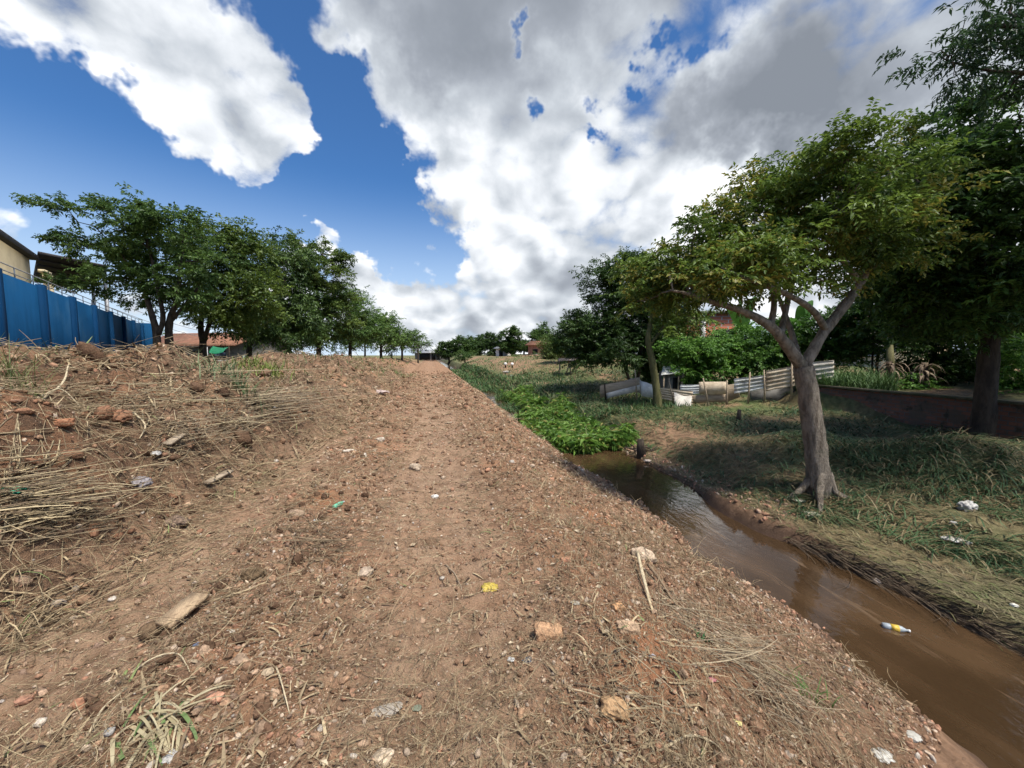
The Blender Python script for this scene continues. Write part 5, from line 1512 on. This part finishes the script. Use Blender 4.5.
pxstems('reed_bundle', 'long dry reeds trailing down the near bank towards the water', 'reeds', [(665, 600, 740, 680), (720, 660, 800, 720), (690, 640, 830, 745), (700, 620, 780, 680), (655, 590, 720, 670), (760, 690, 840, 760)], 150, .0034, greycane, 14, .45, .04, spread=.25)
pxstems('reed_bundle', 'smaller spread of dry reeds above the ochre spot on the bank', 'reeds', [(580, 690, 660, 715), (600, 655, 680, 740), (640, 700, 700, 760)], 34, .0034, greycane, 14, .6, .03, spread=.5)
pxstems('reed_bundle', 'thick mat of dry reeds lying sideways at the left edge of the mound', 'reeds', [(-25, 492, 120, 520), (-25, 505, 135, 530), (-25, 520, 120, 540), (-10, 490, 100, 505), (-25, 535, 110, 545), (20, 500, 60, 535), (60, 495, 20, 540), (80, 500, 130, 540)], 230, .006, lambda n: lerpc((.13, .09, .055), (.45, .36, .21), RNG.random(n) ** 1.3), 14, .6, .12, spread=.7)
pxstems('reed_bundle', 'sheaf of reeds slanting down the middle of the mound', 'reeds', [(130, 390, 190, 420), (90, 400, 150, 415), (200, 410, 260, 440), (160, 385, 210, 400), (220, 395, 290, 425)], 130, .0065, lambda n: lerpc((.15, .11, .065), (.46, .38, .23), RNG.random(n)), 16, .9, .10, spread=.8)
pxstems('reed_bundle', 'tangle of thin dry stalks at the foot of the mound in the middle', 'reeds', [(160, 470, 225, 440), (180, 420, 215, 480), (150, 440, 230, 470), (200, 430, 260, 420)], 60, .006, greycane, 9, .8, .12)
pxstems('reed_bundle', 'reeds strewn over the right end of the mound', 'reeds', [(240, 420, 320, 400), (250, 400, 330, 430), (230, 440, 300, 405)], 90, .008, greycane, 9, .5, .10)
pxstems('twig_tangle', 'dark tangle of broken twigs on the ridge between the wheel ruts', 'twigs', [(270, 545, 350, 560), (290, 560, 360, 540), (300, 530, 340, 575)], 60, .004, lambda n: lerpc((.08, .05, .03), (.27, .2, .12), RNG.random(n)), 12, .6, .06)
pxstems('root_fringe', 'dark fringe of exposed roots along the undercut right edge of the water', 'roots', [(790, 540, 860, 580), (840, 565, 930, 615), (900, 600, 1000, 650), (960, 630, 1040, 680), (830, 560, 850, 572)], 260, .0045, lambda n: lerpc((.045, .03, .02), (.15, .11, .07), RNG.random(n)), 6, .7, .08)

# single sticks and stalks one can point at
def stick(label, pts, rad, col, lift=0.0, cat='stick', name='dry_stalk', group=None, end=.45):
    P = np.array([hit(p[0], p[1], (p[2] if len(p) > 2 else 0) + rad * .7) for p in pts])
    Q = smooth_path(P, 5)
    zg = Z(Q[:, 0], Q[:, 1]) + rad * .5
    Q[:, 2] = np.maximum(Q[:, 2], zg)
    mb = MB(); mb.tube(Q, np.linspace(rad, rad * end, len(Q)), 7, col=col, wob=.08)
    return tag(mb.build(name, M_STRAW, None, smooth=True, loc=tuple(P[0])), label, cat, group)
SG = 'single sticks and stalks on the ground'
TAN, PALE, BRN = (.33, .25, .15), (.44, .36, .23), (.20, .14, .085)
stick('long thin bent branch lying across the ridge left of the middle', [(206, 603), (250, 588), (300, 570), (330, 555), (346, 545)], .007, TAN, group=SG)
stick('short bare twig on the right wheel rut left of the yellow scrap', [(445, 564), (455, 575), (462, 590)], .008, (.24, .18, .12), group=SG)
stick('long pale forked stalk on the upper left of the mound', [(-2, 432), (30, 408, .10), (62, 392, .14), (70, 384, .2)], .016, PALE, group=SG)
stick('thin side shoot crossing the pale forked stalk', [(42, 402, .1), (62, 396, .1), (82, 402, .04)], .009, PALE, group=SG)
stick('pale stalk hanging straight down the mound below the forked one', [(38, 410, .12), (41, 425, .08), (40, 438)], .011, PALE, group=SG)
stick('pale stalk slanting down beside the straight one', [(40, 412, .12), (50, 428, .07), (60, 446)], .010, PALE, group=SG)
stick('hooked pale stalk curving over in the middle of the mound', [(134, 424, .10), (144, 432, .12), (146, 442, .08), (140, 449)], .011, PALE, group=SG)
stick('arched thin stalk over the tangle at the mound foot', [(208, 431, .12), (206, 445, .12), (222, 462, .06), (238, 474)], .007, TAN, group=SG)
stick('straight stalk leaning right of the arched one', [(228, 430, .16), (256, 448, .10), (268, 460)], .007, TAN, group=SG)
stick('pale stick laid level across the mound', [(62, 468), (90, 468, .02), (112, 470)], .010, TAN, group=SG)
stick('pale broken reed stalk at the bottom left pointing up', [(88, 742), (104, 716, .03), (128, 696, .02)], .006, PALE, group=SG)
stick('pale reed stalk curving through the left foreground', [(120, 690), (152, 668, .02), (178, 660, .03), (190, 678)], .005, PALE, group=SG)
stick('thin stalk standing on the near left rubble', [(276, 668), (282, 690, .03), (290, 714)], .005, PALE, group=SG)
stick('thin brown twig at the bottom edge left of the middle', [(336, 762), (360, 748), (384, 738)], .005, TAN, group=SG)
stick('pale pole leaning from the rock on the near bank', [(637, 566, .08), (643, 585, .05), (650, 604)], .014, PALE, group=SG, end=.8)
stick('brown root bent beside the rock on the bank', [(648, 575, .05), (660, 590, .03), (672, 604)], .014, BRN, group=SG)
stick('dry cane laid along the bank crest near the plants', [(583, 486), (600, 494), (612, 502)], .010, TAN, group=SG)
stick('forked dry twig at the bottom right of the middle', [(660, 744), (690, 736, .02), (715, 742), (730, 762)], .006, PALE, group=SG)
stick('reed lying in the water at the right', [(940, 610), (952, 622), (962, 640)], .006, (.22, .2, .09), group=SG)
stick('thin leafless stem fallen by the tan plank', [(214, 585, .02), (224, 575), (232, 568)], .006, TAN, group=SG)
for i, (x, t_, lab) in enumerate(((12, -4, 'broken pale cane stub leaning left on the mound crest before the blue wall'), (18, 3, 'middle broken cane stub on the mound crest'), (25, -6, 'tallest broken cane stub on the mound crest'))):
    b = hit(x + 6, 352); h_ = (.24, .26, .38)[i]
    mb = MB(); mb.tube([b - UPV * .08, b + UPV * h_ * .5 + cw(t_ * .004, 0), b + UPV * h_ + cw(t_ * .012, 0)], [.013, .012, .009], 7, col=PALE, wob=.06)
    tag(mb.build('cane_stub', M_STRAW, None, loc=tuple(b)), lab, 'cane', 'cane stubs on the mound crest')

# torn grass clump bottom left
b = hit(150, 735)
n = 46; P = b + RNG.normal(0, .05, (n, 3)) * [1, 1, 0]; P[:, 2] = Z(P[:, 0], P[:, 1]) + RNG.uniform(0, .05, n)
hd = RNG.choice([-1.25, -.7, .3, 2.3], n) + RNG.normal(0, .45, n)
col = lerpc((.30, .25, .14), (.50, .43, .27), RNG.random(n)); g_ = RNG.random(n) < .2; col[g_] = lerpc((.10, .16, .05), (.2, .27, .1), RNG.random(g_.sum()))
V, F, C = blades(P, hd, RNG.uniform(.10, .28, n), RNG.uniform(.005, .014, n), col, RNG.uniform(.0, .32, n), RNG.uniform(.4, 1.1, n), 5)
tag(make_obj('torn_grass', V, F, M_GRASS, None, C, loc=tuple(b)), 'uprooted clump of wilted pale green grass blades at the bottom left', 'grass')

# rocks, bricks and rubbish, one by one
def rock(label, px, py, wpx, col, squash=.6, name='rock', cat='rock', sharp=False, group='single stones lying about', elong=1.0):
    b = hit(px, py); D = float((b - EYE) @ FH); s = wpx * D / FPX / 2
    B, F = ICO[3]
    V = B.copy()
    if sharp: V = np.sign(V) * np.abs(V) ** .45
    o_ = RNG.uniform(0, 50)
    nz = .22 * vnoise(V[:, 0] * 1.5 + o_, V[:, 1] * 1.5 + V[:, 2] * 1.2, 3) + .10 * vnoise(V[:, 0] * 4 + o_, V[:, 2] * 4 - V[:, 1] * 3, 4)
    V = V * (1 + nz[:, None] * (0.5 if sharp else 1))
    a = RNG.uniform(-.4, .4) - R_(YAW); ca, sa = math.cos(a), math.sin(a)
    V = V * [s * elong, s * .8, s * squash]
    V = np.stack([V[:, 0] * ca - V[:, 1] * sa, V[:, 0] * sa + V[:, 1] * ca, V[:, 2]], -1) + b + UPV * s * squash * .45
    C = np.tile(col, (len(V), 1)) * (1 + .25 * vnoise(V[:, 0] * 40, V[:, 1] * 40 + V[:, 2] * 30, 6))[:, None]
    return tag(make_obj(name, V, F, M_CLOD, None, C, True, loc=tuple(b)), label, cat, group)
ROCKS = [
    ('grey brown boulder half buried at the foot of the mound', 176, 524, 26, (.20, .14, .10)),
    ('dark earth clump on the track right of the long branch end', 254, 576, 22, (.12, .08, .045)),
    ('pale angular stone on the ridge in the middle of the track', 366, 575, 15, (.38, .29, .21)),
    ('big cream rock perched on the near bank', 644, 562, 24, (.44, .33, .23)),
    ('tan rounded rock on the shoulder left of the reeds', 745, 640, 16, (.27, .19, .12)),
    ('ochre lump of clay low on the bank bottom right', 615, 712, 32, (.40, .25, .13)),
    ('yellowish flat stone at the bottom edge', 383, 760, 22, (.46, .36, .25)),
    ('squarish pale stone beside the plank', 340, 588, 7, (.42, .34, .27)),
    ('small grey stone bottom left by the torn grass', 110, 742, 11, (.40, .37, .33)),
    ('dirty rounded stone at the lower left rubble', 240, 664, 16, (.30, .21, .14)),
    ('sandy lump right of the lower left rubble', 268, 677, 12, (.38, .29, .19)),
    ('brown clod pile at the end of the tan plank', 152, 634, 26, (.13, .085, .05)),
    ('tan stone far down the track on the left side', 415, 468, 14, (.36, .28, .20)),
    ('white stone on the track near its middle', 435, 497, 7, (.62, .58, .52)),
    ('pale stone near the crest in the distance', 380, 440, 9, (.42, .35, .27)),
    ('tan stone at the foot of the far bend of the mound', 297, 517, 15, (.30, .21, .14)),
    ('brown round stone on the lower bank beside the water', 722, 628, 13, (.27, .17, .10)),
    ('wet dark lump standing in the stream', 857, 632, 16, (.025, .022, .02)),
    ('tan stone showing through the shallow stream', 849, 612, 12, (.30, .18, .09)),
    ('grey stone at the plants by the waterside', 589, 458, 8, (.36, .33, .30)),
    ('dark clay lump by the reeds lower right', 705, 612, 14, (.16, .10, .06)),
    ('pale stone on the undercut right edge', 877, 585, 9, (.36, .30, .25)),
    ('dirty white stone in the near left corner', 40, 722, 12, (.42, .36, .29)),
    ('brown clod near the bottom middle', 503, 733, 12, (.24, .16, .10)),
    ('pale chip of rock on the left rut', 112, 598, 8, (.48, .42, .35)),
    ('grey chip under the mound at the left edge', 58, 600, 12, (.3, .24, .19)),
]
for (lab, px, py, w_, c_) in ROCKS:
    rock(lab, px, py, w_, np.array(c_))
BRK = 'broken bricks in the rubble'
for (lab, px, py, w_, c_, el) in (
    ('rectangular pale orange brick on the track lower middle', 549, 635, 24, (.42, .25, .14), 1.25),
    ('small orange brick piece above the big brick on the bank', 618, 612, 12, (.46, .26, .13), 1.0),
    ('long tan brick shard under the orange piece on the bank', 628, 636, 18, (.40, .27, .17), 1.3),
    ('red brick shard in the bottom left rubble', 80, 706, 13, (.34, .17, .10), 1.1),
    ('red brick bit beside the torn grass', 186, 738, 16, (.34, .17, .105), 1.0),
    ('thin pink brick sliver left of the thin stalk', 215, 706, 13, (.42, .22, .14), 1.4),
    ('upright reddish tile fragment near the pale stalk', 288, 672, 9, (.38, .21, .14), 1.0),
    ('small red brick crumb right of the rubble', 300, 738, 9, (.33, .17, .11), 1.0),
    ('orange clay chunk on the mound at the left', 63, 447, 16, (.30, .14, .075), 1.1),
    ('red brick chip in the left corner', 25, 700, 12, (.32, .17, .11), 1.2),
    ('pinkish brick flake on the dark bank edge', 566, 560, 9, (.40, .2, .12), 1.2)):
    rock(lab, px, py, w_, np.array(c_), .5, 'brick_piece', 'brick', True, BRK, el)

def board(label, a, b, w, th, mat, name='plank', cat='plank', lift=.03):
    A = hit(*a); B = hit(*b); ax = (B - A); L = np.linalg.norm(ax); ax /= L
    sd = unit(np.cross(ax, UPV)); up = np.cross(sd, ax)
    c = (A + B) / 2 + up * (th / 2 + lift)
    mb = MB(); mb.box(c, (L, w, th), [ax, sd, up], jit=.003)
    return tag(mb.build(name, mat, None, loc=tuple(c)), label, cat)
M_WOOD = simple_mat('weathered_wood', (.43, .31, .19), (.30, .21, .13), 12, .9, .15, stretch=(3, 1, 3))
board('short tan plank end lying across the left wheel rut', (165, 632), (203, 604), .12, .03, M_WOOD, lift=.055)
board('weathered board stuck in the foot of the mound', (170, 462), (184, 450), .09, .03, M_PLANK, lift=.09)
board('brown split board lower at the mound foot', (206, 490), (230, 478), .10, .03, M_PLANK, lift=.04)

def crumple(name, label, cat, px, py, wpx, col, squash=.5, rough=.35, mat=None, group='litter scattered about', elong=1.0, on_z=None, lift=.0):
    b = hit(px, py)
    if on_z is not None:
        d = ray(px, py); b = EYE + d * ((on_z - EYE[2]) / d[2])
    D = float((b - EYE) @ FH); s = wpx * D / FPX / 2
    B, F = ICO[3]; o_ = RNG.uniform(0, 60)
    nz = rough * np.abs(vnoise(B[:, 0] * 2.2 + o_, B[:, 1] * 2.2 + B[:, 2] * 1.7, 5)) + rough * .6 * vnoise(B[:, 0] * 5 + o_, B[:, 1] * 5 - B[:, 2] * 4, 7)
    V = B * (.75 + nz[:, None])
    a = RNG.uniform(-.5, .5) - R_(YAW); ca, sa = math.cos(a), math.sin(a)
    V = V * [s * elong, s * .8, s * squash]
    V = np.stack([V[:, 0] * ca - V[:, 1] * sa, V[:, 0] * sa + V[:, 1] * ca, V[:, 2]], -1) + b + UPV * (s * squash * .5 + lift)
    return tag(make_obj(name, V, F, mat or M_PLASTIC, None, np.tile(col, (len(V), 1)), False, loc=tuple(b)), label, cat, group)
M_PLASTIC = tint_mat('plastic_litter', rough=.45, spec=.4, bump=.003, scale=50, var=.2)
LIT = [
    ('plastic_bag', 'crumpled yellow plastic scrap in the middle of the track', 'plastic scrap', 490, 588, 20, (.50, .38, .07), .5, 1.0),
    ('plastic_sheet', 'dirty translucent grey plastic sheet pressed into the track near the bottom', 'plastic sheet', 383, 703, 44, (.36, .32, .27), .05, 1.0),
    ('plastic_sheet', 'green grey plastic shred right of the grey sheet', 'plastic sheet', 416, 700, 14, (.17, .19, .14), .15, 1.0),
    ('plastic_scrap', 'small white plastic square on the track below the brick', 'plastic scrap', 511, 655, 9, (.6, .6, .58), .35, 1.0),
    ('plastic_scrap', 'dark grey film scrap right of the white square', 'plastic scrap', 528, 658, 13, (.10, .10, .11), .4, 1.0),
    ('plastic_scrap', 'faded blue bottle cap by the tan plank', 'bottle cap', 197, 644, 7, (.12, .15, .22), .5, 1.0),
    ('plastic_scrap', 'white litter fleck upper track', 'plastic scrap', 539, 570, 5, (.58, .57, .54), .5, 1.0),
    ('plastic_scrap', 'white flake on the shoulder above the bank', 'plastic scrap', 575, 606, 8, (.55, .52, .46), .3, 1.3),
    ('plastic_bag', 'bright green plastic bag scrap at the left edge of the mound', 'plastic bag', 10, 486, 26, (.05, .36, .20), .35, 1.3),
    ('plastic_bag', 'white bag scrap lying on the mound slope', 'plastic bag', 156, 463, 12, (.56, .55, .53), .35, 1.2),
    ('plastic_bag', 'grey torn bag at the mound foot', 'plastic bag', 140, 487, 22, (.24, .22, .23), .6, 1.0),
    ('plastic_bag', 'dirty pale cloth scrap high on the mound', 'cloth', 80, 424, 20, (.5, .45, .42), .3, 1.2),
    ('plastic_bag', 'pinkish white litter on the far crest of the mound', 'plastic bag', 379, 394, 14, (.66, .52, .48), .3, 1.4),
    ('plastic_bag', 'white scrap on the far mound below the crest', 'plastic bag', 272, 408, 9, (.75, .72, .68), .4, 1.2),
    ('plastic_bag', 'pale litter strip across the far track', 'plastic bag', 350, 452, 10, (.55, .48, .40), .3, 1.5),
    ('styrofoam_piece', 'white foam block at the undercut edge of the water', 'foam', 955, 637, 15, (.62, .60, .54), .4, 1.2),
    ('styrofoam_piece', 'small white foam bit left of the foam block', 'foam', 932, 629, 7, (.78, .74, .66), .5, 1.0),
    ('styrofoam_piece', 'white round scrap on the mown shelf at the right', 'foam', 1014, 607, 7, (.80, .78, .70), .6, 1.0),
    ('food_box', 'flat white box lid on the cut grass at the right', 'box', 957, 543, 20, (.68, .66, .60), .22, 1.2),
    ('plastic_bag', 'crumpled white bag on the grass heap above the box lid', 'plastic bag', 967, 512, 17, (.58, .57, .54), .7, 1.0),
    ('plastic_bag', 'pale scrap between the bag and the box lid', 'plastic bag', 953, 526, 7, (.55, .53, .50), .6, 1.0),
    ('plastic_bag', 'cream litter at the foot of the leaning tree', 'plastic bag', 811, 515, 17, (.60, .56, .46), .3, 1.1),
    ('plastic_bag', 'smaller cream scrap above the one at the tree foot', 'plastic bag', 799, 501, 10, (.55, .52, .40), .3, 1.2),
    ('styrofoam_piece', 'white foam stick on the lower bank at the bottom right', 'foam', 882, 755, 20, (.62, .60, .54), .25, 1.4),
    ('plastic_bag', 'white torn scrap right of the foam stick', 'plastic bag', 912, 743, 17, (.56, .54, .48), .3, 1.0),
    ('plastic_scrap', 'white chip by the waterline in the lower right', 'plastic scrap', 847, 677, 9, (.56, .54, .5), .4, 1.1),
    ('plastic_scrap', 'pink wrapper scrap among the reeds', 'wrapper', 711, 687, 9, (.45, .18, .18), .4, 1.2),
    ('plastic_scrap', 'pale lilac scrap on the red earth patch', 'wrapper', 652, 663, 8, (.55, .54, .62), .4, 1.1),
    ('plastic_scrap', 'yellow leafy scrap near the bottom right', 'leaf', 736, 722, 10, (.62, .56, .22), .3, 1.2),
    ('plastic_scrap', 'white flake near the left end of the long branch', 'plastic scrap', 230, 634, 9, (.54, .48, .4), .3, 1.1),
    ('plastic_scrap', 'white scrap on the ridge left of the green bottle', 'plastic scrap', 316, 522, 6, (.56, .55, .5), .4, 1.1),
    ('plastic_scrap', 'white paper scrap at the bottom edge under the torn grass', 'paper', 172, 762, 18, (.58, .56, .53), .4, 1.1),
    ('plastic_scrap', 'pale litter on the bare patch behind the water plants', 'plastic scrap', 640, 452, 8, (.66, .6, .52), .4, 1.4),
    ('plastic_scrap', 'pale litter scatter below the dark stump', 'plastic scrap', 648, 462, 7, (.6, .5, .42), .4, 1.3),
    ('plastic_scrap', 'white litter on the far grassy slope', 'plastic scrap', 512, 376, 4, (.5, .48, .44), .4, 1.3),
    ('plastic_scrap', 'pale litter by the far bare slope', 'plastic scrap', 507, 373, 6, (.6, .55, .5), .4, 1.4),
]
for (nm, lab, cat, px, py, w_, c_, sq, el) in LIT:
    c_ = np.array(c_) * (.68 if min(c_) > .42 else .9) * [1.0, .97, .92]
    crumple(nm, lab, cat, px, py, w_, np.array(c_), sq, .35 if sq > .2 else .2, elong=el)

def lathe(mb, a, axis, prof, k=16, col=(.5, .5, .5)):
    pts = [np.asarray(a) + np.asarray(axis) * u for u, _ in prof]
    return mb.tube(pts, [max(r_, .0005) for _, r_ in prof], k, col=col)
def bottle(label, px, py, heading, L, colb, collab, on_z=None, squashed=False, lift=.02):
    b = hit(px, py)
    if on_z is not None:
        d = ray(px, py); b = EYE + d * ((on_z - EYE[2]) / d[2])
    ax = np.array([math.cos(heading), math.sin(heading), 0.04]); R0 = L * .15
    o = thing('plastic_bottle', label, 'bottle', tuple(b), 'plastic bottles')
    s = b - ax * L / 2 + UPV * lift
    mb = MB(); lathe(mb, s, ax, [(0, R0 * .6), (L * .02, R0 * .95), (L * .25, R0), (L * .3, R0 * .93), (L * .62, R0), (L * .72, R0 * .85), (L * .86, R0 * .34), (L * .92, R0 * .3)], col=colb); mb.build('body', M_PLASTIC, o, smooth=True)
    mb = MB(); lathe(mb, s, ax, [(L * .915, R0 * .38), (L, R0 * .38)], col=(.7, .7, .68)); mb.build('cap', M_PLASTIC, o)
    mb = MB(); lathe(mb, s, ax, [(L * .3, R0 * 1.03), (L * .60, R0 * 1.03)], col=collab); mb.build('label_band', M_PLASTIC, o)
    return o
bottle('clear bottle with yellow label floating in the stream', 896, 629, R_(-38), .20, (.30, .33, .34), (.55, .36, .05), -.995, lift=.008)
bottle('squashed pale green bottle on the ridge left of the track', 339, 507, R_(60), .15, (.12, .42, .26), (.16, .46, .30), lift=.02)

# stump and debris where the plants end
def stump(label, px, py, h, rad, lean):
    b = hit(px, py)
    mb = MB(); mb.tube([b - UPV * .15, b + UPV * h * .5 + cw(lean * .5, 0), b + UPV * h + cw(lean, 0)], [rad * 1.3, rad, rad * .7], 9, wob=.12, col=(.07, .05, .035))
    return tag(mb.build('tree_stump', M_BARKD, None, smooth=True, loc=tuple(b)), label, 'stump', 'stumps on the right bank')
stump('dark broken stump on the bare patch behind the water plants', 642, 456, .42, .10, -.05)
stump('thin dark stump in the cut grass left of the leaning tree', 738, 425, .45, .07, .02)
b = hit(640, 452)
for i in range(4):
    a = i * 1.7
    mb = MB(); mb.tube(bend(b + UPV * .05, b + np.array([math.cos(a) * .5, math.sin(a) * .4, .12]), 6, .08), np.linspace(.035, .012, 6), 6, col=(.07, .05, .035))
    tag(mb.build('fallen_branch', M_BARKD, None, loc=tuple(b)), ['short dark branch beside the stump pointing right', 'short dark branch behind the stump', 'dark branch left of the stump', 'dark branch in front of the stump'][i], 'branch', 'branches round the dark stump')
# dead banana trash behind the wall
for (px, py, D, lab) in ((888, 386, 12.6, 'withered banana stump with hanging dead leaves behind the brick wall'), (923, 388, 12.2, 'smaller withered banana stump in the dark behind the wall')):
    b = at(px, py, D); b[2] = float(base_height(b[0], b[1]))
    n = 60; P = b + np.stack([RNG.normal(0, .05, n), RNG.normal(0, .05, n), RNG.uniform(.25, .75, n)], -1)
    V, F, C = blades(P, RNG.uniform(0, 6.28, n), RNG.uniform(.35, .75, n), RNG.uniform(.03, .08, n), lerpc((.10, .07, .045), (.24, .18, .12), RNG.random(n)), RNG.uniform(-.1, .4, n), RNG.uniform(.9, 1.5, n), 4)
    o = thing('banana_stump', lab, 'banana stump', tuple(b), 'withered banana stumps')
    mb = MB(); mb.tube([b - UPV * .1, b + UPV * .8], [.14, .08], 9, wob=.1); mb.build('stem', M_BARK, o)
    make_obj('dead_leaves', V, F, M_STRAW, o, C)
